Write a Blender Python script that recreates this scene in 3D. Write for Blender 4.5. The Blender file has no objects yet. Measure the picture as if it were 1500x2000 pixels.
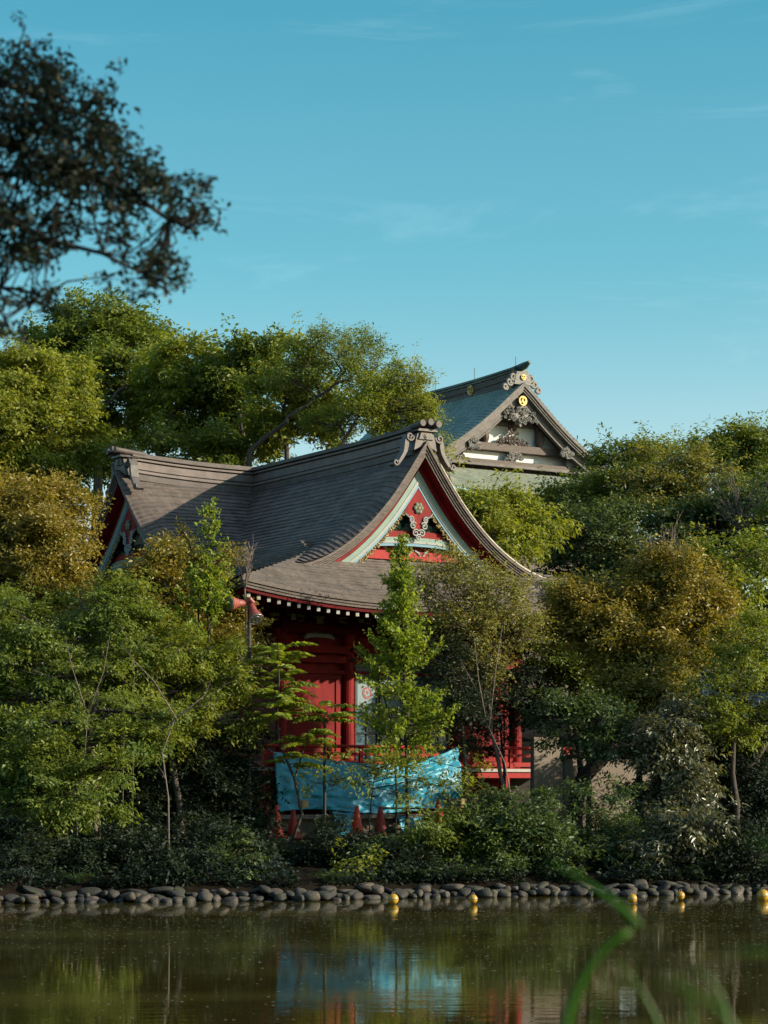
import bpy, math, random
import numpy as np
from mathutils import Vector, Matrix
R = math.radians
SC = bpy.context.scene
COL = SC.collection

# ------------------------------------------------------------------ camera
FPX, HOR, HC = 4500.0, 1543.0, 2.0          # focal length in photo pixels, horizon row, eye height
cam_d = bpy.data.cameras.new('camera')
cam = bpy.data.objects.new('camera', cam_d)
COL.objects.link(cam)
SC.camera = cam
cam.location = (0, 0, HC)
cam.rotation_euler = (R(90), 0, 0)
cam_d.sensor_fit = 'VERTICAL'
cam_d.sensor_height = 36.0
cam_d.lens = FPX / 2000.0 * 36.0
cam_d.shift_y = (HOR - 1000.0) / 2000.0
cam_d.clip_start = 0.1
cam_d.clip_end = 3000
cam_d.dof.use_dof = True
cam_d.dof.focus_distance = 50.0
cam_d.dof.aperture_fstop = 4.2

# ------------------------------------------------------------------ light
SUN_AZ, SUN_EL = 79.0, 20.0                 # degrees from the view's backward direction towards the right
s_az = R(SUN_AZ); s_el = R(SUN_EL)
sun_dir = Vector((math.sin(s_az) * math.cos(s_el), -math.cos(s_az) * math.cos(s_el), math.sin(s_el)))
sl = bpy.data.lights.new('sun', 'SUN')
sl.energy = 4.7
sl.angle = R(0.6)
sl.color = (1.0, 0.85, 0.64)
so = bpy.data.objects.new('sun', sl)
COL.objects.link(so)
so.rotation_euler = (-sun_dir).to_track_quat('-Z', 'Y').to_euler()
so.location = sun_dir * 60

W = bpy.data.worlds.new('World')
SC.world = W
W.use_nodes = True
nt = W.node_tree
nt.nodes.clear()
sky = nt.nodes.new('ShaderNodeTexSky')
sky.sky_type = 'NISHITA'
sky.sun_disc = False
sky.sun_elevation = s_el
sky.sun_rotation = R(180 - SUN_AZ)
sky.air_density = 1.0
sky.dust_density = 1.0
sky.ozone_density = 1.0
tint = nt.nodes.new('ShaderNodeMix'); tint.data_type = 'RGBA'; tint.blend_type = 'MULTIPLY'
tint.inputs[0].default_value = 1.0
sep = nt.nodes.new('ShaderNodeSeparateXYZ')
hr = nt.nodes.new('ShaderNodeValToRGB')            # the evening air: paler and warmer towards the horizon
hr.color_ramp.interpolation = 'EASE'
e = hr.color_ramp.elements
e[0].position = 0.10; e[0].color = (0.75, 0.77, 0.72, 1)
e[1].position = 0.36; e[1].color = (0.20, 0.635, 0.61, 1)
q = e.new(0.70); q.color = (0.92, 0.92, 0.88, 1)  # unseen upper sky brightened to lift the shadows
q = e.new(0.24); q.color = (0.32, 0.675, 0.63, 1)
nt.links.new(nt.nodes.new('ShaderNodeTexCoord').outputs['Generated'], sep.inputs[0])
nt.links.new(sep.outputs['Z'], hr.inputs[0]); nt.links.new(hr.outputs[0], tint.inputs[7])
# thin cirrus
tc = nt.nodes.new('ShaderNodeTexCoord')
mp = nt.nodes.new('ShaderNodeMapping')
mp.inputs['Rotation'].default_value = (0, R(-12), 0)
mp.inputs['Scale'].default_value = (2.2, 2.2, 13)
nz = nt.nodes.new('ShaderNodeTexNoise')
nz.inputs['Scale'].default_value = 2.4
nz.inputs['Detail'].default_value = 7
nz.inputs['Roughness'].default_value = 0.62
nz.inputs['Distortion'].default_value = 0.6
rp = nt.nodes.new('ShaderNodeValToRGB')
rp.color_ramp.elements[0].position = 0.56; rp.color_ramp.elements[0].color = (0, 0, 0, 1)
rp.color_ramp.elements[1].position = 0.85; rp.color_ramp.elements[1].color = (0.16, 0.16, 0.16, 1)
cm = nt.nodes.new('ShaderNodeMix'); cm.data_type = 'RGBA'
cm.inputs[7].default_value = (4.0, 5.2, 5.7, 1)
bg = nt.nodes.new('ShaderNodeBackground')
bg.inputs['Strength'].default_value = 0.15
wo = nt.nodes.new('ShaderNodeOutputWorld')
L = nt.links.new
L(tc.outputs['Generated'], mp.inputs['Vector']); L(mp.outputs[0], nz.inputs['Vector'])
L(nz.outputs[0], rp.inputs[0])
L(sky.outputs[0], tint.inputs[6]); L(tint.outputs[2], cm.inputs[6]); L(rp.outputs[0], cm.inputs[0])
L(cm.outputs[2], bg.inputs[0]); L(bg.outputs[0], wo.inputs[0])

SC.view_settings.view_transform = 'Standard'
SC.view_settings.look = 'None'
SC.view_settings.exposure = 0.85
SC.view_settings.gamma = 1.0
SC.render.engine = 'CYCLES'
SC.cycles.use_denoising = True
SC.cycles.max_bounces = 8
SC.cycles.diffuse_bounces = 3
SC.cycles.glossy_bounces = 3
SC.cycles.transmission_bounces = 4
SC.cycles.transparent_max_bounces = 6
SC.cycles.caustics_reflective = False
SC.cycles.caustics_refractive = False

# ------------------------------------------------------------------ helpers
def P(px, py, D):
    """a photo pixel at distance D in front of the camera, as a world point"""
    return np.array(((px - 750.0) / FPX * D, D, HC + (HOR - py) / FPX * D))

def lin(v):
    return tuple(((c / 12.92) if c <= 0.04045 else ((c + 0.055) / 1.055) ** 2.4) for c in v)

class MB:
    """collects shapes that become ONE mesh object"""
    def __init__(s):
        s.v = []; s.f = []; s.m = []; s.a = []
    def add(s, verts, faces, mat=0, uv=None):
        o = len(s.v)
        s.v.extend([tuple(map(float, p)) for p in verts])
        s.f.extend([tuple(i + o for i in f) for f in faces])
        s.m.extend([mat] * len(faces))
        s.a.extend(uv if uv is not None else [(0.0, 0.0, 0.0)] * len(verts))
    def box(s, c, d, mat=0, rz=0.0, M=None):
        x, y, z = d[0] / 2, d[1] / 2, d[2] / 2
        p = [(-x,-y,-z),(x,-y,-z),(x,y,-z),(-x,y,-z),(-x,-y,z),(x,-y,z),(x,y,z),(-x,y,z)]
        cr, sr = math.cos(rz), math.sin(rz)
        q = [(c[0] + a*cr - b*sr, c[1] + a*sr + b*cr, c[2] + e) for a, b, e in p]
        if M: q = [M(*t) for t in q]
        s.add(q, [(3,2,1,0),(4,5,6,7),(0,1,5,4),(1,2,6,5),(2,3,7,6),(3,0,4,7)], mat)
    def tube(s, pts, rad, n=6, mat=0, caps=True, M=None, flat=1.0):
        pts = [Vector(p) for p in pts]
        if not hasattr(rad, '__len__'): rad = [rad] * len(pts)
        vs = []; ref = None
        for i, p in enumerate(pts):
            t = (pts[min(i + 1, len(pts) - 1)] - pts[max(i - 1, 0)])
            if t.length < 1e-9: t = Vector((0, 0, 1))
            t.normalize()
            if ref is None:
                ref = Vector((0, 0, 1)) if abs(t.z) < 0.9 else Vector((1, 0, 0))
            a = (ref - t * ref.dot(t))
            if a.length < 1e-6: a = t.orthogonal()
            a.normalize(); b = t.cross(a); ref = a
            for k in range(n):
                w = 2 * math.pi * k / n
                vs.append(p + a * (math.cos(w) * rad[i]) + b * (math.sin(w) * rad[i] * flat))
        fs = []
        for i in range(len(pts) - 1):
            for k in range(n):
                k2 = (k + 1) % n
                fs.append((i*n + k, i*n + k2, (i+1)*n + k2, (i+1)*n + k))
        if caps:
            fs.append(tuple(range(n))[::-1]); fs.append(tuple((len(pts)-1)*n + k for k in range(n)))
        if M: vs = [M(*p) for p in vs]
        s.add(vs, fs, mat)
    def sheet(s, G, mat=0, UV=None):
        """G[i][j] grid of points"""
        n, m = len(G), len(G[0])
        vs = [p for row in G for p in row]
        fs = [(i*m + j, i*m + j + 1, (i+1)*m + j + 1, (i+1)*m + j) for i in range(n-1) for j in range(m-1)]
        s.add(vs, fs, mat, [q for row in UV for q in row] if UV else None)
    def prism(s, outline, fn0, fn1, mat=0):
        """outline of 2D points; fn0 / fn1 map (a, z) to the front / back 3D point"""
        n = len(outline)
        vs = [fn0(*p) for p in outline] + [fn1(*p) for p in outline]
        fs = [tuple(range(n)), tuple(range(2*n - 1, n - 1, -1))]
        fs += [(k, k + n, (k + 1) % n + n, (k + 1) % n) for k in range(n)]
        s.add(vs, fs, mat)
    def ball(s, c, r, n=8, m=5, mat=0, M=None):
        vs = []
        for i in range(m + 1):
            t = math.pi * i / m
            for k in range(n):
                w = 2 * math.pi * k / n
                q = (c[0] + r[0]*math.sin(t)*math.cos(w), c[1] + r[1]*math.sin(t)*math.sin(w), c[2] + r[2]*math.cos(t))
                vs.append(M(*q) if M else q)
        fs = [(i*n + k, (i+1)*n + k, (i+1)*n + (k+1) % n, i*n + (k+1) % n) for i in range(m) for k in range(n)]
        s.add(vs, fs, mat)
    def build(s, name, mats, parent=None, off=(0, 0, 0), smooth=False, bevel=0.0):
        me = bpy.data.meshes.new(name)
        v = np.array(s.v, dtype=np.float64) - np.array(off)
        me.from_pydata(v.tolist(), [], s.f)
        if not isinstance(mats, (list, tuple)): mats = [mats]
        for q in mats: me.materials.append(q)
        me.polygons.foreach_set('material_index', s.m)
        at = me.attributes.new('suv', 'FLOAT_VECTOR', 'POINT')
        at.data.foreach_set('vector', np.array(s.a, dtype=np.float32).ravel())
        if smooth: me.polygons.foreach_set('use_smooth', [True] * len(me.polygons))
        me.update()
        o = bpy.data.objects.new(name, me)
        COL.objects.link(o)
        if parent: o.parent = parent
        if bevel:
            b = o.modifiers.new('bevel', 'BEVEL'); b.width = bevel; b.segments = 2; b.limit_method = 'ANGLE'
        return o

def tag(o, label=None, cat=None, group=None, kind=None):
    if label: o['label'] = label
    if cat: o['category'] = cat
    if group: o['group'] = group
    if kind: o['kind'] = kind
    return o
def empty(name, loc, rz=0.0, label=None, cat=None, group=None):
    o = bpy.data.objects.new(name, None)
    COL.objects.link(o)
    o.location = loc; o.rotation_euler = (0, 0, rz)
    o.empty_display_size = 0.3
    return tag(o, label, cat, group)

# ------------------------------------------------------------------ materials
def mat(name, col, rough=0.7, var=0.25, scale=6.0, spec=0.4, metal=0.0, bump=0.0, bscale=40.0, col2=None, stretch=None, coat=0.0):
    """a procedural material: base colour broken up by two noises, optional bump"""
    m = bpy.data.materials.new(name); m.use_nodes = True
    t = m.node_tree; b = t.nodes['Principled BSDF']
    tcn = t.nodes.new('ShaderNodeTexCoord'); mpn = t.nodes.new('ShaderNodeMapping')
    if stretch: mpn.inputs['Scale'].default_value = stretch
    t.links.new(tcn.outputs['Object'], mpn.inputs[0])
    n1 = t.nodes.new('ShaderNodeTexNoise'); n1.inputs['Scale'].default_value = scale; n1.inputs['Detail'].default_value = 6
    n1.inputs['Roughness'].default_value = 0.65
    t.links.new(mpn.outputs[0], n1.inputs['Vector'])
    rr = t.nodes.new('ShaderNodeValToRGB')
    c2 = col2 if col2 else tuple(c * (1 - var) for c in col)
    rr.color_ramp.elements[0].position = 0.35; rr.color_ramp.elements[0].color = (*c2, 1)
    rr.color_ramp.elements[1].position = 0.65; rr.color_ramp.elements[1].color = (*[min(1, c * (1 + var * .5)) for c in col], 1)
    t.links.new(n1.outputs[0], rr.inputs[0]); t.links.new(rr.outputs[0], b.inputs['Base Color'])
    b.inputs['Roughness'].default_value = rough
    b.inputs['Specular IOR Level'].default_value = spec
    b.inputs['Metallic'].default_value = metal
    b.inputs['Coat Weight'].default_value = coat
    if bump:
        n2 = t.nodes.new('ShaderNodeTexNoise'); n2.inputs['Scale'].default_value = bscale; n2.inputs['Detail'].default_value = 4
        t.links.new(mpn.outputs[0], n2.inputs['Vector'])
        bp = t.nodes.new('ShaderNodeBump'); bp.inputs['Strength'].default_value = bump; bp.inputs['Distance'].default_value = 0.02
        t.links.new(n2.outputs[0], bp.inputs['Height']); t.links.new(bp.outputs[0], b.inputs['Normal'])
    return m

def shingle(name, c1, c2, stain, rough=0.6, joint=0.012, stain_amt=0.5, metal=0.0):
    """roof courses: the mesh stores (metres along / shingle length, course number) in 'suv'"""
    m = bpy.data.materials.new(name); m.use_nodes = True
    t = m.node_tree; b = t.nodes['Principled BSDF']; lk = t.links.new
    at = t.nodes.new('ShaderNodeAttribute'); at.attribute_name = 'suv'
    br = t.nodes.new('ShaderNodeTexBrick')
    br.offset = 0.43; br.inputs['Scale'].default_value = 1.0
    br.inputs['Color1'].default_value = (*c1, 1); br.inputs['Color2'].default_value = (*c2, 1)
    br.inputs['Mortar'].default_value = (*[c * .35 for c in c1], 1)
    br.inputs['Mortar Size'].default_value = joint; br.inputs['Bias'].default_value = -0.1
    br.inputs['Brick Width'].default_value = 1.0; br.inputs['Row Height'].default_value = 1.0
    lk(at.outputs['Vector'], br.inputs['Vector'])
    tcn = t.nodes.new('ShaderNodeTexCoord')
    n1 = t.nodes.new('ShaderNodeTexNoise'); n1.inputs['Scale'].default_value = 0.9; n1.inputs['Detail'].default_value = 8; n1.inputs['Roughness'].default_value = .7
    lk(tcn.outputs['Object'], n1.inputs['Vector'])
    rr = t.nodes.new('ShaderNodeValToRGB')
    rr.color_ramp.elements[0].position = 0.45; rr.color_ramp.elements[0].color = (0, 0, 0, 1)
    rr.color_ramp.elements[1].position = 0.72; rr.color_ramp.elements[1].color = (stain_amt,) * 3 + (1,)
    lk(n1.outputs[0], rr.inputs[0])
    mx = t.nodes.new('ShaderNodeMix'); mx.data_type = 'RGBA'
    lk(rr.outputs[0], mx.inputs[0]); lk(br.outputs['Color'], mx.inputs[6]); mx.inputs[7].default_value = (*stain, 1)
    n2 = t.nodes.new('ShaderNodeTexNoise'); n2.inputs['Scale'].default_value = 9; n2.inputs['Detail'].default_value = 6
    lk(tcn.outputs['Object'], n2.inputs['Vector'])
    mr = t.nodes.new('ShaderNodeMapRange'); mr.inputs[1].default_value = .3; mr.inputs[2].default_value = .7; mr.inputs[3].default_value = .72; mr.inputs[4].default_value = 1.2
    lk(n2.outputs[0], mr.inputs[0])
    m2 = t.nodes.new('ShaderNodeMix'); m2.data_type = 'RGBA'; m2.blend_type = 'MULTIPLY'; m2.inputs[0].default_value = 1
    lk(mx.outputs[2], m2.inputs[6]); lk(mr.outputs[0], m2.inputs[7])
    ms = t.nodes.new('ShaderNodeMapping'); ms.inputs['Scale'].default_value = (1.3, .07, 1)      # rain streaks down the slope
    lk(at.outputs['Vector'], ms.inputs[0])
    n3 = t.nodes.new('ShaderNodeTexNoise'); n3.inputs['Scale'].default_value = 1.6; n3.inputs['Detail'].default_value = 5; n3.inputs['Roughness'].default_value = .7
    lk(ms.outputs[0], n3.inputs['Vector'])
    mq = t.nodes.new('ShaderNodeMapRange'); mq.inputs[1].default_value = .3; mq.inputs[2].default_value = .72; mq.inputs[3].default_value = .68; mq.inputs[4].default_value = 1.28
    lk(n3.outputs[0], mq.inputs[0])
    m3 = t.nodes.new('ShaderNodeMix'); m3.data_type = 'RGBA'; m3.blend_type = 'MULTIPLY'; m3.inputs[0].default_value = 1
    lk(m2.outputs[2], m3.inputs[6]); lk(mq.outputs[0], m3.inputs[7])
    lk(m3.outputs[2], b.inputs['Base Color'])
    b.inputs['Roughness'].default_value = rough
    b.inputs['Specular IOR Level'].default_value = 0.35
    b.inputs['Metallic'].default_value = metal
    bp = t.nodes.new('ShaderNodeBump'); bp.inputs['Strength'].default_value = .35; bp.inputs['Distance'].default_value = .01
    lk(n2.outputs[0], bp.inputs['Height']); lk(bp.outputs[0], b.inputs['Normal'])
    return m

def leafmat(name, a, b_, young, rough=0.42, trans=0.35, spec=0.35):
    """leaves: colour runs from old to young with the per-leaf values 'tint' and 'age'"""
    m = bpy.data.materials.new(name); m.use_nodes = True
    t = m.node_tree; lk = t.links.new
    b = t.nodes['Principled BSDF']; out = t.nodes['Material Output']
    a1 = t.nodes.new('ShaderNodeAttribute'); a1.attribute_name = 'tint'
    a2 = t.nodes.new('ShaderNodeAttribute'); a2.attribute_name = 'age'
    m1 = t.nodes.new('ShaderNodeMix'); m1.data_type = 'RGBA'
    m1.inputs[6].default_value = (*a, 1); m1.inputs[7].default_value = (*b_, 1)
    lk(a1.outputs['Fac'], m1.inputs[0])
    m2 = t.nodes.new('ShaderNodeMix'); m2.data_type = 'RGBA'
    lk(a2.outputs['Fac'], m2.inputs[0]); lk(m1.outputs[2], m2.inputs[6]); m2.inputs[7].default_value = (*young, 1)
    lk(m2.outputs[2], b.inputs['Base Color'])
    b.inputs['Roughness'].default_value = rough
    b.inputs['Specular IOR Level'].default_value = spec
    tr = t.nodes.new('ShaderNodeBsdfTranslucent')
    hs = t.nodes.new('ShaderNodeMix'); hs.data_type = 'RGBA'; hs.blend_type = 'MULTIPLY'; hs.inputs[0].default_value = 1
    hs.inputs[7].default_value = (1.35, 1.3, .5, 1)
    lk(m2.outputs[2], hs.inputs[6]); lk(hs.outputs[2], tr.inputs[0])
    mx = t.nodes.new('ShaderNodeMixShader'); mx.inputs[0].default_value = trans
    lk(b.outputs[0], mx.inputs[1]); lk(tr.outputs[0], mx.inputs[2]); lk(mx.outputs[0], out.inputs[0])
    return m

MT = dict(
    shingle=shingle('weathered_shingle', (.074, .057, .050), (.140, .106, .092), (.18, .15, .13), stain_amt=.45),
    copper=shingle('green_copper', (.105, .195, .180), (.145, .245, .215), (.20, .29, .24), stain_amt=.55, rough=.45),
    lowcopper=shingle('streaked_copper', (.14, .19, .145), (.19, .22, .17), (.25, .23, .18), stain_amt=.6, rough=.6),
    ridge=mat('ridge_board', (.085, .066, .062), .6, .4, 3, bump=.3),
    ridgelight=mat('ridge_band', (.145, .112, .105), .6, .3, 3, bump=.3),
    edge=mat('roof_edge', (.105, .080, .072), .65, .45, 5, bump=.4, stretch=(1, 1, 6)),
    bright=mat('sunlit_edge', (.42, .37, .30), .5, .35, 8),
    tile=mat('ornament_grey', (.095, .080, .076), .5, .35, 7, bump=.3),
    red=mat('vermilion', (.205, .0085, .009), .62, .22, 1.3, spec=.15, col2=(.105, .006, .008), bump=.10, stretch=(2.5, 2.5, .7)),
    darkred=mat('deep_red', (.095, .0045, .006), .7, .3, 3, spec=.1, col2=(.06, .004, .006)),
    rail=mat('rail_red', (.30, .011, .010), .55, .15, 5, spec=.2),
    pale=mat('pale_green_paint', (.12, .205, .175), .5, .12, 5),
    grey=mat('grey_white_paint', (.22, .235, .235), .5, .12, 5),
    blue=mat('blue_paint', (.07, .20, .29), .5, .12, 5),
    white=mat('white_paint', (.34, .33, .31), .55, .12, 6),
    teal=mat('dark_teal', (.010, .045, .045), .4, .3, 5),
    carve=mat('carved_green', (.10, .15, .10), .5, .5, 14, bump=.5),
    gold=mat('gilt', (.42, .26, .06), .4, .25, 12, metal=.3),
    cream=mat('cream_gilt', (.24, .18, .075), .5, .35, 16, bump=.4),
    wood=mat('brown_timber', (.088, .064, .056), .65, .4, 4, bump=.3, stretch=(1, 1, 5)),
    verge=mat('grey_timber', (.118, .104, .098), .65, .35, 4, bump=.3),
    carvgrey=mat('carved_grey', (.19, .18, .17), .6, .45, 16, bump=.6, bscale=60),
    plaster=mat('white_plaster', (.60, .62, .62), .8, .10, 2),
    glassblue=mat('blue_pane', (.08, .15, .20), .12, .15, 3, spec=.6),
    panel=mat('pale_blue_panel', (.17, .25, .29), .5, .10, 3),
    frame=mat('dark_frame', (.018, .05, .055), .4, .2, 5),
    crest=mat('crest_red', (.30, .05, .06), .5, .3, 20),
    stone=mat('tan_stone', (.18, .145, .115), .8, .3, 3, bump=.4),
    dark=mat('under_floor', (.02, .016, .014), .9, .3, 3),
    steel=mat('steel', (.25, .25, .25), .4, .2, 5, metal=.7),
    lampred=mat('lamp_red', (.24, .06, .045), .45, .2, 6),
    lens=mat('lamp_glass', (.34, .36, .34), .15, .2, 6),
    cone=mat('cone_orange', (.70, .045, .012), .45, .15, 6, spec=.5),
    conedark=mat('cone_faded', (.34, .030, .022), .55, .2, 6, spec=.4),
    black=mat('black_pole', (.012, .012, .012), .5, .3, 6),
    buoy=mat('buoy_yellow', (.42, .24, .02), .35, .2, 8, spec=.5),
    bark=mat('bark', (.065, .05, .042), .9, .45, 9, bump=.8, bscale=30, stretch=(3, 3, 1)),
    barkdark=mat('dark_bark', (.022, .018, .016), .9, .4, 9, bump=.8, bscale=30),
    barkpale=mat('pale_bark', (.14, .11, .095), .85, .35, 9, bump=.5, bscale=30),
    soil=mat('soil', (.013, .010, .007), .98, .5, 1.5, spec=.04, bump=.6, bscale=12),
    slate=mat('slate_roof', (.13, .16, .19), .5, .2, 3, bump=.2),
    beige=mat('beige_plaster', (.20, .165, .135), .85, .18, 1.2, bump=.1),
    timber=mat('cut_timber', (.42, .28, .15), .7, .2, 8),
    blade=leafmat('grass_blade', (.055, .17, .010), (.08, .2, .01), (.1, .2, .02), .35, .5),
)
# ------------------------------------------------------------------ roofs
def smoothcurve(pts):
    xs = np.array([p[0] for p in pts]); zs = np.array([p[1] for p in pts])
    g = np.linspace(xs[0], xs[-1], 400)
    # monotone cubic (Fritsch-Carlson) through the measured points
    h = np.diff(xs); d = np.diff(zs) / h
    mslope = np.zeros(len(xs)); mslope[0] = d[0]; mslope[-1] = d[-1]
    for i in range(1, len(xs) - 1):
        mslope[i] = 0 if d[i-1] * d[i] <= 0 else 2 * d[i-1] * d[i] / (d[i-1] + d[i])
    k = np.clip(np.searchsorted(xs, g) - 1, 0, len(h) - 1)
    t = (g - xs[k]) / h[k]
    z = (zs[k] * (2*t**3 - 3*t**2 + 1) + h[k] * mslope[k] * (t**3 - 2*t**2 + t) + zs[k+1] * (-2*t**3 + 3*t**2) + h[k] * mslope[k+1] * (t**3 - t**2))
    def f(a):
        a = np.abs(a)
        r = np.interp(a, g, z)
        return r + np.where(a > g[-1], (a - g[-1]) * mslope[-1], 0)
    return f
def arc_steps(f, a0, a1, step):
    g = np.linspace(a0, a1, 600); z = f(g)
    s = np.concatenate(([0], np.cumsum(np.hypot(np.diff(g), np.diff(z)))))
    n = max(2, int(round(s[-1] / step)))
    return np.interp(np.linspace(0, s[-1], n + 1), s, g)
def courses(mb, pt, ds, ts, lift=.03, ulen=.5, mat=0, jit=0.0, seed=1):
    """rows of shingles, each row's lower edge standing proud of the row below"""
    rng = random.Random(seed)
    G = []; UV = []
    for i in range(len(ds) - 1):
        lo = ds[i + 1] if not callable(ds[i + 1]) else ds[i + 1]
        r0 = []; r1 = []; u0 = []; u1 = []
        T0 = ts(ds[i]) if callable(ts) else ts
        T1 = ts(lo) if callable(ts) else ts
        for j in range(len(T0)):
            a = pt(ds[i], T0[j]); b = pt(lo, T1[j])
            w = lift + rng.uniform(-jit, jit)
            r0.append(a); r1.append((b[0], b[1], b[2] + w))
            u0.append((T0[j] / ulen, i + .02, 0)); u1.append((T1[j] / ulen, i + .98, 0))
        G += [r0, r1]; UV += [u0, u1]
    mb.sheet(G, mat, UV)

def offset_curve(Hv, dist, amax):
    """the curve moved inwards by dist, as a function of |a|"""
    g = np.linspace(0, amax + .6, 300)
    z = Hv(g); s = np.gradient(z, g); n = np.hypot(1, s)
    a2 = g + dist * s / n; z2 = z - dist / n
    o = np.argsort(a2); a2, z2 = a2[o], z2[o]
    return lambda a: np.interp(np.abs(a), a2, z2)

def strip(mb, mapf, Hv, d0, d1, b0, b1, amax, mat=0, n=36, amin=0.0):
    f0 = offset_curve(Hv, d0, amax); f1 = offset_curve(Hv, d1, amax)
    for sg in (-1, 1):
        A = np.linspace(amin, amax, n)
        rows = []
        for (f, b) in ((f0, b1), (f0, b0), (f1, b0), (f1, b1)):
            rows.append([mapf(sg * a, b, float(f(a))) for a in A])
        rows.append(rows[0])
        mb.sheet(rows, mat)
        e = [r[-1] for r in rows[:4]]
        mb.add(e, [(0, 1, 2, 3)], mat)

def spiral(cx, cz, r0, r1, turns, start, n=16, sg=1):
    out = []
    for i in range(n + 1):
        t = i / n; w = start + sg * turns * 2 * math.pi * t; r = r0 + (r1 - r0) * t
        out.append((cx + r * math.cos(w), cz + r * math.sin(w)))
    return out

def scroll_cloud(mb, mapf, a0, z0, s, b, mat):
    """a hanging cloud of curls, as on a carved gable pendant"""
    for (da, dz, r, sg) in ((-.55, .35, .34, 1), (.55, .35, .34, -1), (-.72, .85, .30, -1), (.72, .85, .30, 1), (-.30, -.25, .34, 1), (.30, -.25, .34, -1), (0, -.62, .30, 1)):
        pts = [mapf(a0 + q[0], b, z0 + q[1]) for q in spiral(da * s, dz * s, r * s, r * s * .18, 1.4, 0.6 if sg > 0 else math.pi - .6, 14, sg)]
        mb.tube(pts, .075 * s, 6, mat)

# ------------------------------------------------------------------ the red hall
HB = .95                                     # ground level at the hall
hall = empty('shrine_hall', (.41, 53.0, HB), R(32), 'vermilion shrine hall with cross-gabled brown shingle roof behind the pond trees', 'shrine hall')
OFF = (0, 0, HB)
def hpart(mb, name, mats, parent=None, **k):
    return mb.build(name, mats, parent or hall, off=OFF, **k)
WE, VE, ZE = 5.42, 2.60, 6.08
RU = -.14                                     # the roof's axis lies a little left of the door's
H_ = smoothcurve([(0, 9.76), (.35, 9.38), (.7, 8.96), (1.2, 8.43), (1.8, 7.89), (2.4, 7.46), (3.0, 7.14), (3.6, 6.91), (4.2, 6.66), (4.85, 6.37), (5.5, 6.08)])
HV = smoothcurve([(0, 9.85), (.17, 9.59), (.55, 9.04), (1.0, 8.45), (1.63, 7.80), (2.15, 7.40), (2.76, 7.06), (3.2, 6.91), (3.75, 6.79), (4.6, 6.56)])
ZF = smoothcurve([(-.2, 7.72), (.2, 7.48), (.6, 7.24), (1.29, 6.85), (1.9, 6.49), (2.6, 6.08)])
def sori(u, y):
    r = math.hypot(WE - abs(u), VE + y)      # distance from the front corner
    k = max(0.0, 1 - r / 4.0)
    return .36 * k * k
VY = -1.29                                    # verge plane
def roof_pt(d, y, sg):
    z = float(H_(d))
    k = min(1.0, max(0.0, (-.45 - y) / (.84)))
    if k > 0: z += (float(HV(d)) - z) * (k ** 2.2) * (1 if d < 4.5 else max(0, 1 - (d - 4.5) / .5))
    return (RU + sg * d, y, z + sori(d, y))
mb = MB()
ds = arc_steps(H_, 0.02, WE, .15)
ys = np.concatenate((np.linspace(VY, -.3, 16), np.linspace(.1, 15, 46)))
for sg in (-1, 1):
    courses(mb, lambda d, y: roof_pt(d, y, sg), ds, ys, jit=.009, seed=3 + sg)
    # the corner between the verge and the hip
    d2 = [d for d in ds if d > 3.55] 
    def hip_y(d):
        z = float(H_(d)); g = np.linspace(-.2, VE, 300); return -float(np.interp(-z, -ZF(g), g))
    courses(mb, lambda d, y: (RU + sg * d, y, float(H_(d)) + sori(d, y)), d2, lambda d: np.linspace(min(VY - .001, hip_y(d)), VY, 6), seed=9)
# front skirt
def hip_u(v):
    z = float(ZF(v)); g = np.linspace(2.6, WE, 300); return float(np.interp(-z, -H_(g), g))
vs_ = arc_steps(ZF, 0, VE, .15)
courses(mb, lambda v, u: (RU + u, -v, float(ZF(v)) + sori(u, -v)), vs_, lambda v: np.linspace(-hip_u(v), hip_u(v), 60), seed=5, jit=.009)
# wing slopes (the cross gable)
YJ, UW = 6.67, -4.1
HW = lambda d: H_(np.abs(d) / 1.27)
HWV = lambda a: HV(np.abs(a) / 1.27)
def wing_pt(d, u, sg):
    z = float(HW(d))
    k = min(1.0, max(0.0, (-u - 3.25) / .85))
    if k > 0: z += (float(HWV(d)) - z) * k ** 2.2
    return (u, YJ + sg * d, z)
dw = arc_steps(HW, .02, 5.6, .15)
us = np.concatenate((np.linspace(UW, -3.1, 12), np.linspace(-2.9, 4.1, 36)))
for sg in (-1, 1):
    courses(mb, lambda d, u: wing_pt(d, u, sg), dw, us, jit=.009, seed=13 + sg)
roof = hpart(mb, 'roof', MT['shingle'])

# roof edge (eave) in stepped layers
def eave_path(ins):
    pts = []
    for y in np.linspace(15, -VE, 40): pts.append((RU - WE + ins, max(y, -VE + ins), sori(-WE, y)))
    for u in np.linspace(-WE, WE, 60)[1:-1]: pts.append((RU + max(-WE + ins, min(WE - ins, u)), -VE + ins, sori(u, -VE)))
    for y in np.linspace(-VE, 15, 40): pts.append((RU + WE - ins, max(y, -VE + ins), sori(WE, y)))
    return pts
mb = MB()
for k, (ins, t0, t1) in enumerate(((0.0, .03, -.07), (.035, -.07, -.13), (.06, -.13, -.19), (.10, -.19, -.27))):
    a = eave_path(ins); b = eave_path(ins + .3)
    mb.sheet([[(p[0], p[1], ZE + p[2] + t0) for p in a], [(p[0], p[1], ZE + p[2] + t1) for p in a], [(p[0], p[1], ZE + p[2] + t1) for p in b]], 0 if k < 3 else 1)
hpart(mb, 'eave_edge', [MT['edge'], MT['darkred']], roof)
mb = MB()
a = eave_path(.12)
mb.sheet([[(p[0], p[1], ZE + p[2] - .265) for p in a], [(max(-3.25, min(3.25, p[0])), max(.05, p[1]), 6.02) for p in a]])
hpart(mb, 'soffit', MT['darkred'])
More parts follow.
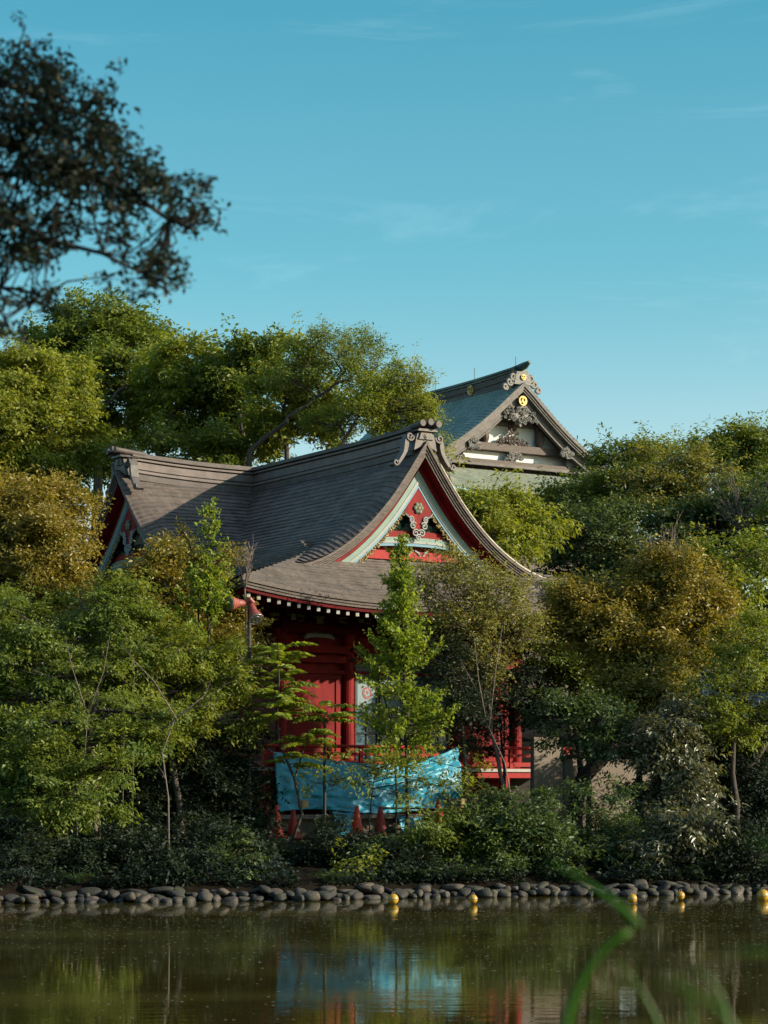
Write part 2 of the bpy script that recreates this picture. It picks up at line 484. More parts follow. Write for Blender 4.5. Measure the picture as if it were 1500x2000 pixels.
# rafters with white painted ends
def rafter(u0, y0, u1, y1, z0, z1, w=.075, h=.085):
    m = MB()
    dx, dy = u1 - u0, y1 - y0; ln = math.hypot(dx, dy); nx, ny = -dy / ln * w / 2, dx / ln * w / 2
    v = [(u0+nx,y0+ny,z0),(u0-nx,y0-ny,z0),(u0-nx,y0-ny,z0-h),(u0+nx,y0+ny,z0-h),(u1+nx,y1+ny,z1),(u1-nx,y1-ny,z1),(u1-nx,y1-ny,z1-h),(u1+nx,y1+ny,z1-h)]
    m.add(v, [(4,5,6,7),(0,1,5,4),(1,2,6,5),(2,3,7,6),(3,0,4,7)], 0)
    m.add(v[:4], [(3,2,1,0)], 1)
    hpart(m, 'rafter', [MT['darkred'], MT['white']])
for i in range(44):
    u = -5.2 + 10.4 * i / 43
    z = ZE + sori(u, -VE) - .29
    rafter(RU + u, -VE + .16, u * .92, .1, z, 6.0)
for i in range(26):
    y = -2.1 + i * .24
    rafter(RU - WE + .16, y, -3.2, max(.1, y * .95), ZE + sori(-WE, y) - .29, 6.0)

# ridges
def ridge(axis, s0, s1, name, flare0=0.0):
    m = MB()
    S = np.linspace(s0, s1, 24)
    for (w, z0, z1) in ((.54, 9.50, 9.64), (.40, 9.64, 9.68), (.50, 9.68, 9.74), (.34, 9.74, 9.78), (.40, 9.78, 9.95), (.34, 9.95, 9.985), (.48, 9.985, 10.03), (.38, 10.03, 10.06), (.58, 10.06, 10.11), (.44, 10.11, 10.16), (.24, 10.16, 10.19)):
        rows = []
        for (sw, z) in ((-1, z0), (-1, z1), (1, z1), (1, z0)):
            row = []
            for q in S:
                e = flare0 * max(0, 1 - (q - s0) / 3.0) ** 2 if s0 < s1 else 0
                p = (RU + sw * w / 2, q, z + e) if axis == 'y' else (q, YJ + sw * w / 2, z + e)
                row.append(p)
            rows.append(row)
        mi = 1 if w in (.50, .40, .48) else 0
        m.sheet(rows + [rows[0]], mi)
        m.add([r[0] for r in rows], [(0, 1, 2, 3)], mi); m.add([r[-1] for r in rows], [(3, 2, 1, 0)], mi)
    return hpart(m, name, [MT['ridge'], MT['ridgelight']])
rg = ridge('y', -1.05, 12, 'ridge', .05)
rw = ridge('x', -3.75, 4.0, 'ridge', .12)

# ridge-end ornaments
def ornament(mapf, sc, base):
    """mapf(a, b, z): a across, b into the building"""
    m = MB()
    out = [(-.40, 0), (-.34, .30), (-.28, .50), (-.20, .56), (.20, .56), (.28, .50), (.34, .30), (.40, 0), (.2, .10), (0, .16), (-.2, .10)]
    out = [(x * sc, base + z * sc) for x, z in out]
    m.prism(out, lambda a, z: mapf(a, -.02, z), lambda a, z: mapf(a, .26, z))
    out = [(-.26, .33), (-.18, .53), (.18, .53), (.26, .33)]
    m.prism([(x * sc, base + z * sc) for x, z in out], lambda a, z: mapf(a, -.06, z), lambda a, z: mapf(a, 0, z))
    out = [(-.36, .56), (-.30, .63), (.30, .63), (.36, .56)]
    m.prism([(x * sc, base + z * sc) for x, z in out], lambda a, z: mapf(a, -.12, z), lambda a, z: mapf(a, .40, z))
    # crest disc
    for r, dep in ((.09, -.075), (.05, -.09)):
        m.prism([(r * sc * math.cos(w), base + .42 * sc + r * sc * math.sin(w)) for w in np.linspace(0, 2 * math.pi, 15)[:-1]], lambda a, z: mapf(a, dep, z), lambda a, z: mapf(a, 0, z))
    # the curling fins on both sides
    for sg in (-1, 1):
        fin = [(.34, .34), (.46, .40), (.56, .34), (.55, .20), (.60, .02), (.72, -.18), (.86, -.36), (1.02, -.46), (1.10, -.40), (1.06, -.33),
               (.98, -.36), (.88, -.24), (.74, -.02), (.70, .16), (.68, .34), (.60, .50), (.48, .54), (.36, .48)]
        fin = [(sg * x * sc, base + z * sc - .05) for x, z in fin]
        # drawn in two convex runs so that the outline keeps its curl
        k = len(fin)
        for i in range(k // 2 - 1):
            q = [fin[i], fin[i + 1], fin[k - 2 - i], fin[k - 1 - i]]
            m.prism(q, lambda a, z: mapf(a, .02, z), lambda a, z: mapf(a, .22, z))
        m.tube([mapf(q[0], .02, q[1]) for q in spiral(sg * .52 * sc, base + .40 * sc, .14 * sc, .02, 1.3, 0 if sg < 0 else math.pi, 16, sg)], .04 * sc, 6)
        m.tube([mapf(q[0], .02, q[1]) for q in spiral(sg * 1.00 * sc, base - .40 * sc, .10 * sc, .02, 1.1, 0 if sg < 0 else math.pi, 12, sg)], .035 * sc, 6)
    o = hpart(m, 'ridge_ornament', MT['tile'])
    for a in (-.24, 0, .24):
        m = MB(); z = base + (.73 + (.05 if a == 0 else 0)) * sc
        m.tube([mapf(a * sc * 1.15, -.24, z + .03), mapf(a * sc, .55, z - .04)], .085 * sc, 12)
        m.tube([mapf(a * sc * 1.17, -.25, z + .03), mapf(a * sc * 1.17, -.20, z + .03)], .098 * sc, 12)
        hpart(m, 'ridge_log', MT['ridge'], o, smooth=False)
map_main = lambda a, b, z: (RU + a, VY + b, z)
map_wing = lambda a, b, z: (UW + b, YJ - a, z)
ornament(lambda a, b, z: (RU + a, -1.20 + b, z), .76, 9.64)
ornament(lambda a, b, z: (-3.95 + b, YJ - a, z), .80, 9.70)

# gables
def gable(mapf, Hv, amax, sa, wall_b):
    """sa stretches the parts sideways; everything hangs from the verge curve Hv"""
    m = MB(); d = 0
    for k, (t, b) in enumerate(((.06, 0), (.045, .03), (.045, .055), (.05, .08))):
        strip(m, mapf, Hv, d - (.012 if k == 0 else 0), d + t - .013, b, .35, amax, 0); d += t
    strip(m, mapf, Hv, .01, .19, .10, .34, amax - .01, 1)
    hpart(m, 'verge_edge', [MT['edge'], MT['dark']])
    m = MB()
    f = offset_curve(Hv, .20, amax)
    for sg in (-1, 1):
        A = np.linspace(0, amax, 30)
        m.sheet([[mapf(sg * a, b, float(f(a))) for a in A] for b in (.1, wall_b + .05)])
    hpart(m, 'gable_soffit', MT['red'])
    board = MB(); strip(board, mapf, Hv, .17, .345, .38, .48, amax * .86, 0)
    bb = hpart(board, 'bargeboard', MT['red'])
    for nm, d0, d1, b, mt in (('board_stripe', .34, .45, .365, 'pale'), ('board_stripe', .45, .515, .355, 'grey'), ('board_stripe', .515, .565, .37, 'blue')):
        m = MB(); strip(m, mapf, Hv, d0, d1, b, .48, amax * .84, 0); hpart(m, nm, MT[mt], bb)
    fin = offset_curve(Hv, .565, amax)
    zt = float(fin(0))
    # pendant
    m = MB(); s = sa
    out = [(0, zt + .12), (.20 * s, zt - .12), (.36 * s, float(fin(.36 * s)) + .05), (.36 * s, zt - .60), (.18 * s, zt - .72), (.12 * s, zt - .88), (.16 * s, zt - 1.02), (0, zt - 1.10)]
    out = out + [(-x, z) for x, z in out[-2:0:-1]]
    # as slices so that the concave outline fills cleanly
    half = [o for o in out if o[0] >= 0]
    for i in range(len(half) - 1):
        q = [half[i], half[i + 1], (-half[i + 1][0], half[i + 1][1]), (-half[i][0], half[i][1])]
        if half[i][0] == 0: q = [half[i], half[i + 1], (-half[i + 1][0], half[i + 1][1])]
        if half[i + 1][0] == 0: q = [half[i], half[i + 1], (-half[i][0], half[i][1])]
        m.prism(q, lambda a, z: mapf(a, .38, z), lambda a, z: mapf(a, .44, z))
    pen = hpart(m, 'pendant', MT['red'])
    m = MB(); scroll_cloud(m, mapf, 0, zt - .96, .27 * (1 + (sa - 1) * .5), .36, 0)
    m.tube([mapf(q[0], .36, q[1]) for q in ((-.36*s, zt-.60), (-.20*s, zt-.71), (-.13*s, zt-.88))], .022, 5)
    m.tube([mapf(q[0], .36, q[1]) for q in ((.36*s, zt-.60), (.20*s, zt-.71), (.13*s, zt-.88))], .022, 5)
    hpart(m, 'pendant_scroll', MT['grey'], pen)
    m = MB()
    for k in range(6):
        w = k * math.pi / 3
        m.ball((.085 * math.cos(w), .36, zt - .46 + .085 * math.sin(w)), (.055, .03, .055), 8, 5, 0, mapf)
    m.ball((0, .35, zt - .46), (.05, .035, .05), 8, 5, 1, mapf)
    hpart(m, 'flower_boss', [MT['carve'], MT['cream']], pen)
    # carved fringe and small pendants below the boards
    rng = random.Random(4)
    for sg in (-1, 1):
        m = MB()
        for a in np.arange(.40 * s, 1.95 * s, .085):
            z = float(fin(a)) - .05
            m.tube([mapf(sg * a + q[0], .40 + rng.uniform(-.02, .02), z + q[1]) for q in spiral(0, 0, .065, .012, 1.2, rng.uniform(0, 6), 8, rng.choice((-1, 1)))], .024, 5)
        hpart(m, 'carved_fringe', MT['cream'], bb)
    for sg in (-1, 1):
        m = MB(); a0 = sg * 1.55 * s; z0 = float(fin(1.55 * s)) - .20
        scroll_cloud(m, mapf, a0, z0, .13, .39, 0)
        m.ball((a0, .41, z0 + .10), (.10, .03, .12), 8, 5, 1, mapf)
        hpart(m, 'side_pendant', [MT['grey'], MT['red']], bb)
    # the wall inside
    wb = wall_b
    m = MB()
    A = np.linspace(-3.0 * s, 3.0 * s, 50); g = offset_curve(Hv, .25, amax)
    zb = 7.0
    m.sheet([[mapf(a, wb, zb) for a in A], [mapf(a, wb, max(zb + .01, float(g(a)))) for a in A]])
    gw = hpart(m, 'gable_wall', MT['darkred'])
    m = MB(); m.box((0, wb - .04, 8.02), (.66 * s, .08, .62), 0, M=mapf); hpart(m, 'dark_panel', MT['teal'], gw)
    m = MB()
    for i in range(46):
        a = rng.gauss(0, .36) * s; z = 7.80 + abs(rng.gauss(0, .10)) * (1.6 if abs(a) > .3 else .7)
        m.tube([mapf(a + q[0], wb - .12 + rng.uniform(-.03, .03), z + q[1]) for q in spiral(0, 0, rng.uniform(.06, .10), .015, 1.3, rng.uniform(0, 6), 9, rng.choice((-1, 1)))], .028, 5)
    hpart(m, 'leaf_carving', MT['carve'], gw)
    # curved tie beam with painted nose
    n = 26; A = np.linspace(-1.55 * s, 1.55 * s, n)
    arch = lambda a: 7.52 + .10 * (1 - (a / (1.55 * s)) ** 2)
    m = MB()
    for k, (z0, z1, b) in enumerate(((.10, .24, .24), (.015, .10, .255), (-.035, .015, .265), (-.10, -.035, .25))):
        mi = (0, 1, 2, 3)[k]
        e = 1.0 if k == 0 else .84
        AA = A * e
        rows = [[mapf(a, wb, arch(a) + z0) for a in AA], [mapf(a, wb - b, arch(a) + z0) for a in AA], [mapf(a, wb - b, arch(a) + z1) for a in AA], [mapf(a, wb, arch(a) + z1) for a in AA]]
        m.sheet(rows + [rows[0]], mi)
        for c in (0, -1): m.add([r[c] for r in rows], [(0, 1, 2, 3)], mi)
    hpart(m, 'tie_beam', [MT['red'], MT['pale'], MT['grey'], MT['blue']], gw)
    # red boarding, struts and curved brackets below the beam
    m = MB()
    m.box((0, wb - .03, 7.36), (4.2 * s, .06, .34), 0, M=mapf)
    for a in (-1.6, -.95, -.35, .35, .95, 1.6):
        m.box((a * s, wb - .075, 7.36), (.045, .05, .34), 1, M=mapf)
    hpart(m, 'boarding', [MT['red'], MT['darkred']], gw)
    m = MB()
    for a0 in (-1.28, -.2, .2, 1.28):
        for sg in (-1, 1):
            m.tube([mapf(a0 * s + sg * .04, wb - .16, 7.30), mapf(a0 * s + sg * .08, wb - .16, 7.38), mapf(a0 * s + sg * .18, wb - .16, 7.43)], [.03, .035, .025], 6)
    hpart(m, 'curved_bracket', MT['grey'], gw)
    for z, b0, h in ((7.36, .16, .09), (7.25, .24, .11)):
        m = MB(); m.box((0, wb - b0 / 2, z), (3.9 * s if b0 < .2 else 4.2 * s, b0, h), 0, M=mapf)
        hpart(m, 'sill_beam', MT['rail'], gw)
gable(map_main, HV, 4.75, 1.0, .72)
gable(map_wing, HWV, 4.9, 1.2, .75)
# pale strip with the sunlight painted into its colour, along the right-hand verge
m = MB(); A = np.linspace(.35, 4.7, 40)
rows = [[(RU + a, VY + b, float(HV(a)) + .015 + h) for a in A] for b, h in ((-.01, .0), (-.01, .035), (.10, .045), (.10, .0))]
m.sheet(rows)
hpart(m, 'sunlit_verge', MT['bright'], roof)

# ------------------------------------------------------------------ body of the hall
ZV = 2.50
def wallpart(x0, x1, y0, y1, z0, z1, name, mt, parent=None, bevel=0.0):
    m = MB(); m.box(((x0+x1)/2, (y0+y1)/2, (z0+z1)/2), (x1-x0, y1-y0, z1-z0)); return hpart(m, name, mt, parent, bevel=bevel)
body = wallpart(-3.14, 3.14, .06, 13, 1.45, 6.0, 'wall', MT['red'])
cols_u = (-3.2, -1.45, 1.45, 3.2)
for u in cols_u:
    m = MB(); m.tube([(u, 0, ZV), (u, 0, 5.62)], .15, 16); hpart(m, 'column', MT['red'], smooth=False)
for y in (2.3, 4.6, 6.9):
    m = MB(); m.tube([(-3.2, y, ZV), (-3.2, y, 5.62)], .15, 12); hpart(m, 'column', MT['red'])
for (z0, z1, pr, mt) in ((4.86, 5.02, .06, 'red'), (5.08, 5.24, .10, 'red'), (5.50, 5.66, .14, 'darkred'), (2.52, 2.66, .08, 'red'), (4.62, 4.70, .03, 'red')):
    m = MB(); m.box((0, -pr / 2 + .03, (z0 + z1) / 2), (6.5, pr + .16, z1 - z0)); m.box((-3.14 - pr / 2, 4, (z0 + z1) / 2), (pr + .12, 8.0, z1 - z0)); hpart(m, 'tie_rail', MT[mt])
# nail covers on the rails
for u in cols_u[:3]:
    for z in (4.94, 5.16):
        m = MB(); m.ball((u + .02, -.17, z), (.055, .04, .055), 10, 6); hpart(m, 'nail_cover', MT['black'])
# boarded side bays
for (x0, x1) in ((-3.05, -1.6), (1.6, 3.05)):
    m = MB(); n = 3
    for i in range(1):
        m.box(((x0+x1)/2, .035, 3.62), (x1 - x0 - .3, .05, 1.86), 1)
    for q in ((x0 + .09, 3.62, .16, 1.98), (x1 - .09, 3.62, .16, 1.98)):
        m.box((q[0], .03, q[1]), (q[2], .09, q[3]), 0)
    m.box(((x0+x1)/2, .03, 4.56), (x1 - x0 - .34, .088, .1), 0); m.box(((x0+x1)/2, .03, 2.72), (x1 - x0 - .34, .088, .1), 0)
    hpart(m, 'wall_panel', [MT['red'], MT['red']])
# white curved noses between the bays
for u in (-2.3, 0, 2.3):
    m = MB()
    for k, (z0, w, mi) in enumerate(((5.42, .78, 1), (5.47, .70, 0), (5.51, .60, 1))):
        A = np.linspace(-w / 2, w / 2, 12)
        rows = [[(u + a, -.19, z0 - .05 * (abs(a) / (w / 2)) ** 3) for a in A], [(u + a, -.19, z0 + .045 - .05 * (abs(a) / (w / 2)) ** 3) for a in A], [(u + a, -.05, z0 + .045) for a in A]]
        m.sheet(rows, mi)
    hpart(m, 'painted_nose', [MT['pale'], MT['grey']])
    m = MB(); m.box((u, -.16, 5.80), (.16, .12, .14)); m.box((u, -.16, 5.88), (.22, .14, .05)); hpart(m, 'white_block', MT['white'])
# bracket sets on the columns
def bracket(u, y, rz=0.0):
    m = MB()
    cr, sr = math.cos(rz), math.sin(rz)
    Mp = lambda a, b, z: (u + a * cr - b * sr, y + a * sr + b * cr, z)
    m.box((0, -.05, 5.70), (.30, .30, .12), 0, M=Mp)
    for lev, (z, w, d) in enumerate(((5.80, .72, .34), (5.95, 1.0, .60))):
        m.box((0, -d * .5, z), (w, .12, .09), 0, M=Mp)
        m.box((0, -d * .5 - .02, z), (.12, d + .2, .088), 0, M=Mp)
        for sg in (-1, 1):
            m.box((sg * w * .45, -d * .5, z + .09), (.17, .17, .09), 1, M=Mp)
            m.box((sg * w * .45, -d * .5 - .064, z - .035), (.14, .012, .03), 1, M=Mp)
            m.box((sg * (w * .5 + .006), -d * .5, z), (.012, .125, .092), 1, M=Mp)
        m.box((0, -d - .02, z + .09), (.17, .17, .09), 1, M=Mp)
        m.box((0, -d - .126, z), (.125, .012, .092), 1, M=Mp)
    hpart(m, 'bracket_set', [MT['darkred'], MT['white']])
for u in cols_u: bracket(u, -.12)
for y in (2.3, 4.6): bracket(-3.3, y, R(-90))
# doors
for k in range(4):
    u0 = -1.28 + k * .64; uc = u0 + .32; fy = -.02 - (.03 if k % 2 else 0)
    m = MB()
    for (x, z, w, h) in ((u0 + .03, 3.70, .06, 2.16), (u0 + .61, 3.70, .06, 2.16), (uc, 4.755, .52, .055), (uc, 4.56, .52, .05), (uc, 3.86, .52, .06), (uc, 3.66, .52, .035), (uc, 3.30, .52, .035), (uc, 2.94, .52, .035), (uc, 2.66, .52, .08)):
        m.box((x, fy, z), (w, .06, h))
    m.box((uc, fy + .004, 3.27), (.03, .05, 1.12))
    d = hpart(m, 'door', MT['frame'])
    m = MB(); m.box((uc, fy + .012, 4.21), (.52, .02, .65)); m.box((uc, fy + .012, 4.655), (.52, .02, .145)); hpart(m, 'upper_panel', MT['panel'], d)
    m = MB(); m.box((uc, fy + .015, 3.27), (.52, .016, 1.16)); hpart(m, 'glass', MT['glassblue'], d)
    m = MB()
    for (r, b, mi) in ((.115, .0, 0),):
        m.prism([(uc + r * math.cos(w), 4.21 + r * 1.2 * math.sin(w)) for w in np.linspace(0, 2*math.pi, 19)[:-1]], lambda a, z: (a, fy - .006, z), lambda a, z: (a, fy + .004, z), 0)
    for q in range(6):
        w = q * math.pi / 3 + .3
        m.ball((uc + .055 * math.cos(w), fy - .008, 4.21 + .066 * math.sin(w)), (.030, .004, .036), 8, 4, 1)
    hpart(m, 'crest', [MT['crest'], MT['panel']], d)
wallpart(-1.30, 1.30, -.07, .05, 4.79, 4.86, 'door_lintel', MT['frame'])
# veranda
E = .92
m = MB()
m.box((0, -E / 2, ZV - .04), (8.3, E, .08), 0); m.box((-3.65, 6, ZV - .04), (1.0, 11.9, .078), 0); m.box((3.65, 6, ZV - .04), (1.0, 11.9, .078), 0)
m.box((0, -E - .012, ZV - .045), (8.3, .024, .07), 1); m.box((-4.16, 5.5, ZV - .045), (.024, 12.9, .07), 1)
m.box((0, -E + .08, ZV - .15), (8.1, .12, .14), 0); m.box((-4.07, 5.5, ZV - .15), (.12, 12.7, .14), 0)
hpart(m, 'veranda_floor', [MT['rail'], MT['white']])
for u in (-4.05, -2.3, -.75, .75, 2.3, 4.05):
    wallpart(u - .09, u + .09, -E + .01, -E + .19, 1.5, ZV - .22, 'veranda_post', MT['rail'])
for y in (1.5, 4, 6.5):
    wallpart(-4.14, -3.98, y, y + .16, 1.5, ZV - .22, 'veranda_post', MT['rail'])
m = MB(); m.box((0, .3, 2.0), (7.6, .1, 1.0)); m.box((-3.6, 6, 2.0), (.1, 11, 1.0)); hpart(m, 'underfloor_shade', MT['dark'])  # near-black sheets stand in for the shade below the veranda floor
# railing
def rail(x0, y0, x1, y1):
    m = MB(); ln = math.hypot(x1 - x0, y1 - y0); ang = math.atan2(y1 - y0, x1 - x0); c = ((x0+x1)/2, (y0+y1)/2)
    ex, ey = (x1-x0)/ln, (y1-y0)/ln
    m.tube([(x0 - ex*.12, y0 - ey*.12, ZV + .47), (x1 + ex*.12, y1 + ey*.12, ZV + .47)], .038, 8)
    m.box((c[0], c[1], ZV + .30), (ln, .045, .07), rz=ang); m.box((c[0], c[1], ZV + .09), (ln, .05, .10), rz=ang)
    hpart(m, 'railing', MT['rail'])
    n = max(2, int(ln / .78))
    for i in range(n + 1):
        t = i / n; p = (x0 + (x1-x0)*t, y0 + (y1-y0)*t)
        m = MB(); m.box((p[0], p[1], ZV + .22), (.085, .085, .44), rz=ang); hpart(m, 'rail_post', MT['rail'])
rail(-4.08, -.86, 4.08, -.86); rail(-4.08, -.80, -4.08, 7)
# stone platform
m = MB(); m.box((0, 5.6, 1.19), (10.2, 13.8, .52)); m.box((0, -1.42, 1.42), (10.3, .34, .09)); hpart(m, 'stone_base', MT['stone'])

# ------------------------------------------------------------------ the big hall behind
RB = 5.0
R0 = (5.5, 90.0)
rear = empty('main_hall', (R0[0], R0[1], RB), R(33), 'large hall with green copper roof and white plaster gable, farther back above the treetops', 'shrine hall')
def rpart(mb, name, mats, parent=None, **k):
    return mb.build(name, mats, parent or rear, off=(0, 0, RB), **k)
RH = smoothcurve([(0, 17.92), (.5, 17.52), (1, 17.08), (1.65, 16.53), (2.45, 15.92), (3.2, 15.42), (4.0, 14.98), (5.0, 14.55), (6.2, 14.15)])
RHI = lambda d: RH(d) + .10
mapr = lambda a, b, z: (a, b, z)
mb = MB()
dsr = arc_steps(RH, .02, 6.2, .20)
ysr = np.concatenate((np.linspace(0, 1.2, 10), np.linspace(1.6, 9.6, 22)))
def rear_pt(d, y, sg):
    k = max(0, 1 - y / 1.1)
    return (sg * d, y, float(RHI(d)) + .05 - .15 * k ** 2)
for sg in (-1, 1):
    courses(mb, lambda d, y: rear_pt(d, y, sg), dsr, ysr, lift=.035, ulen=.8)
rroof = rpart(mb, 'roof', MT['copper'])
mb = MB()
RF = smoothcurve([(-1.0, 14.75), (0, 14.35), (1.2, 13.75), (2.6, 13.15)])
courses(mb, lambda v, u: (u, -v, float(RF(v)) + .25 * max(0, (abs(u) - 4) / 3) ** 2), arc_steps(RF, -1.0, 2.6, .2), np.linspace(-7, 7, 40), lift=.03, ulen=.9)
rpart(mb, 'lower_roof', MT['lowcopper'])
m = MB()
for k, (d0, d1, b) in enumerate(((-.01, .12, 0), (.12, .20, .05), (.20, .27, .09))):
    strip(m, mapr, RH, d0, d1, b, .4, 4.6, 0)
rpart(m, 'verge_edge', MT['verge'])
m = MB(); strip(m, mapr, RH, .27, .50, .30, .45, 4.3, 0); strip(m, mapr, RH, .50, .55, .27, .45, 4.2, 0); rb = rpart(m, 'bargeboard', MT['verge'])
m = MB(); f = offset_curve(RH, .25, 4.6)
for sg in (-1, 1):
    A = np.linspace(0, 4.5, 24); m.sheet([[(sg * a, b, float(f(a))) for a in A] for b in (.1, 1.1)])
rpart(m, 'gable_soffit', MT['wood'])
m = MB(); A = np.linspace(-4.2, 4.2, 50); g = offset_curve(RH, .3, 4.6)
m.sheet([[(a, 1.0, 14.4) for a in A], [(a, 1.0, max(14.41, float(g(a)))) for a in A]])
rw_ = rpart(m, 'gable_wall', MT['plaster'])
for (z, w, h, d, mt) in ((15.42, 5.2, .30, .30, 'wood'), (14.80, 6.6, .18, .42, 'wood'), (16.45, 2.4, .26, .26, 'wood'), (14.62, 7.2, .12, .8, 'verge')):
    m = MB(); m.box((0, 1.0 - d / 2, z), (w, d, h)); rpart(m, 'tie_beam', MT[mt], rw_, bevel=.02)
for a in (-1.32, 1.32):
    m = MB(); m.tube([(a, .82, 15.55), (a, .82, 15.75), (a, .82, 16.15), (a, .82, 16.35)], [.10, .17, .17, .12], 10)
    m.box((a, .80, 16.38), (.62, .2, .12)); m.box((a, .80, 16.27), (.36, .2, .12))
    rpart(m, 'strut', MT['wood'], rw_)
def carving(cx, cz, w, h, n, seed, y=.72, name='carving', mt='carvgrey', parent=None, r=.06, M=mapr):
    rng = random.Random(seed); m = MB()
    for i in range(n):
        a = rng.uniform(-1, 1); z = rng.uniform(-1, 1)
        if abs(a) + .35 * z > .92: continue
        q0 = spiral(cx + a * w, cz + z * h, rng.uniform(.7, 1.3) * r * 1.6, r * .25, 1.3, rng.uniform(0, 6), 8, rng.choice((-1, 1)))
        m.tube([M(p[0], y + rng.uniform(-.04, .04), p[1]) for p in q0], r * .5, 5)
    return rpart(m, name, MT[mt], parent or rw_)
carving(0, 15.95, .26, .36, 26, 1, mt='wood'); carving(0, 15.70, .85, .12, 34, 2, mt='wood'); carving(0, 15.10, .42, .14, 30, 3)
# gable pendant
m = MB()
zt = float(offset_curve(RH, .6, 4.6)(0))
m.prism([(0, zt + .1), (.62, zt - .72), (.25, zt - .66), (0, zt - .95), (-.25, zt - .66), (-.62, zt - .72)], lambda a, z: (a, .26, z), lambda a, z: (a, .36, z))
pr_ = rpart(m, 'pendant', MT['carvgrey'])
carving(0, zt - .50, .42, .32, 50, 5, y=.22, parent=pr_, r=.045)
carving(-.58, zt - .40, .24, .24, 26, 6, y=.22, parent=pr_, r=.04); carving(.58, zt - .56, .20, .20, 22, 7, y=.22, parent=pr_, r=.04)
for sg in (-1, 1):
    a = sg * 2.25; carving(a, float(offset_curve(RH, .55, 4.6)(2.25)), .26, .18, 34, 8 + sg, y=.22, parent=rb)
    a = sg * 3.75; carving(a, float(offset_curve(RH, .50, 4.6)(3.75)), .50, .16, 40, 18 + sg, y=.22, parent=rb)
    carving(sg * 2.75, 15.05, .22, .25, 26, 28 + sg, y=.6)
def gold_disc(parent, M, r):
    m = MB(); m.prism([(r * math.cos(w), r * math.sin(w)) for w in np.linspace(0, 2*math.pi, 21)[:-1]], lambda a, z: M(a, 0, z), lambda a, z: M(a, .08, z))
    for k in range(3):
        w0 = k * 2.094
        m.tube([M(r * .55 * math.cos(w0 + t) * (1 - t * .12), -.015, r * .55 * math.sin(w0 + t) * (1 - t * .12)) for t in np.linspace(0, 1.7, 8)], [r*.24, r*.22, r*.19, r*.15, r*.12, r*.09, r*.06, r*.03], 6)
    return rpart(m, 'gold_crest', MT['gold'], parent)
gold_disc(rb, lambda a, b, z: (a, .10 + b, float(offset_curve(RH, .50, 4.6)(0)) - .06 + z), .19)
# ridge of the rear hall
m = MB(); S = np.linspace(.35, 9.5, 24)
for (w, z0, z1, mi) in ((.9, 17.72, 17.85, 0), (.62, 17.85, 18.30, 0), (.70, 18.05, 18.10, 0), (.72, 18.30, 18.38, 1), (.86, 18.38, 18.44, 1), (.5, 18.44, 18.52, 1)):
    rows = []
    for sw, z in ((-1, z0), (-1, z1), (1, z1), (1, z0)):
        rows.append([(sw * w / 2, q, z - .06 + .12 * max(0, 1 - (q - .35) / 5) ** 2 * (1 if z > 17.9 else .3)) for q in S])
    m.sheet(rows + [rows[0]], mi); m.add([r[0] for r in rows], [(0, 1, 2, 3)], mi)
rrg = rpart(m, 'ridge', [MT['wood'], MT['copper']])
m = MB(); m.tube([(0, 1.4, 18.44), (0, .6, 18.50), (0, 0, 18.58), (0, -.32, 18.68)], [.14, .17, .15, .06], 8); rpart(m, 'ridge_horn', MT['copper'], rrg)
for y in (3.2, 7.4):
    gold_disc(rrg, lambda a, b, z: (-.36 - .0 + b, y + a, 18.05 + z), .20)
for y in (.6, 3.4, 6.2, 9.0):
    m = MB(); z = 18.42; m.tube([(0, y, z), (0, y, z + .60)], .014, 6); rpart(m, 'lightning_rod', MT['black'], rrg)
m = MB()
m.prism([(-.42, 17.85), (-.28, 18.36), (.28, 18.36), (.42, 17.85)], lambda a, z: (a, .12, z), lambda a, z: (a, .45, z))
for sg in (-1, 1):
    for (x, z, r) in ((.42, 18.14, .16), (.60, 17.92, .15), (.80, 17.72, .13)):
        m.tube([(sg * x + q[0], .2, z + q[1]) for q in spiral(0, 0, r, .04, 1.3, 0 if sg < 0 else math.pi, 14, sg)], .065, 6)
orr = rpart(m, 'ridge_ornament', MT['carvgrey'])
gold_disc(orr, lambda a, b, z: (a, .06 + b, 18.14 + z), .11)
m = MB(); m.box((0, 5, 9.3), (10, 8, 8.6)); rpart(m, 'wall', MT['wood'])
# ------------------------------------------------------------------ ground, water
def shore(X):
    return 42.35 + .30 * np.clip(X, -14, 14) + .25 * np.sin(X * .9) + .15 * np.sin(X * 2.1 + 1)
def ground_z(X, Y):
    X = np.asarray(X, float); Y = np.asarray(Y, float)
    s = Y - shore(X)
    z = np.where(s < 0, np.maximum(-.9, s * 1.2), np.interp(s, [0, .35, .9, 5.2, 20, 34, 60, 140, 400], [0, .24, .38, .93, .95, 2.4, 5.0, 9.0, 12.0]))
    near = np.interp(Y, [-40, 3.5, 6.0, 8.0], [.5, .45, -.2, -.9])
    return np.where(Y < 8, near, z)
gx = np.concatenate((np.linspace(-600, -30, 14)[:-1], np.linspace(-30, 30, 91), np.linspace(30, 600, 14)[1:]))
gy = np.concatenate((np.linspace(-60, 36, 25)[:-1], np.linspace(36, 64, 85), np.linspace(64, 140, 26)[1:], np.linspace(140, 1500, 12)[1:]))
XX, YY = np.meshgrid(gx, gy)
ZZ = ground_z(XX, YY)
rng0 = np.random.default_rng(1)
ZZ = ZZ + np.where((YY > 42) & (YY < 130), rng0.normal(0, .02, ZZ.shape), 0)
m = MB(); m.sheet([[(XX[i, j], YY[i, j], ZZ[i, j]) for j in range(len(gx))] for i in range(len(gy))])
tag(m.build('ground', MT['soil'], smooth=True), kind='structure')

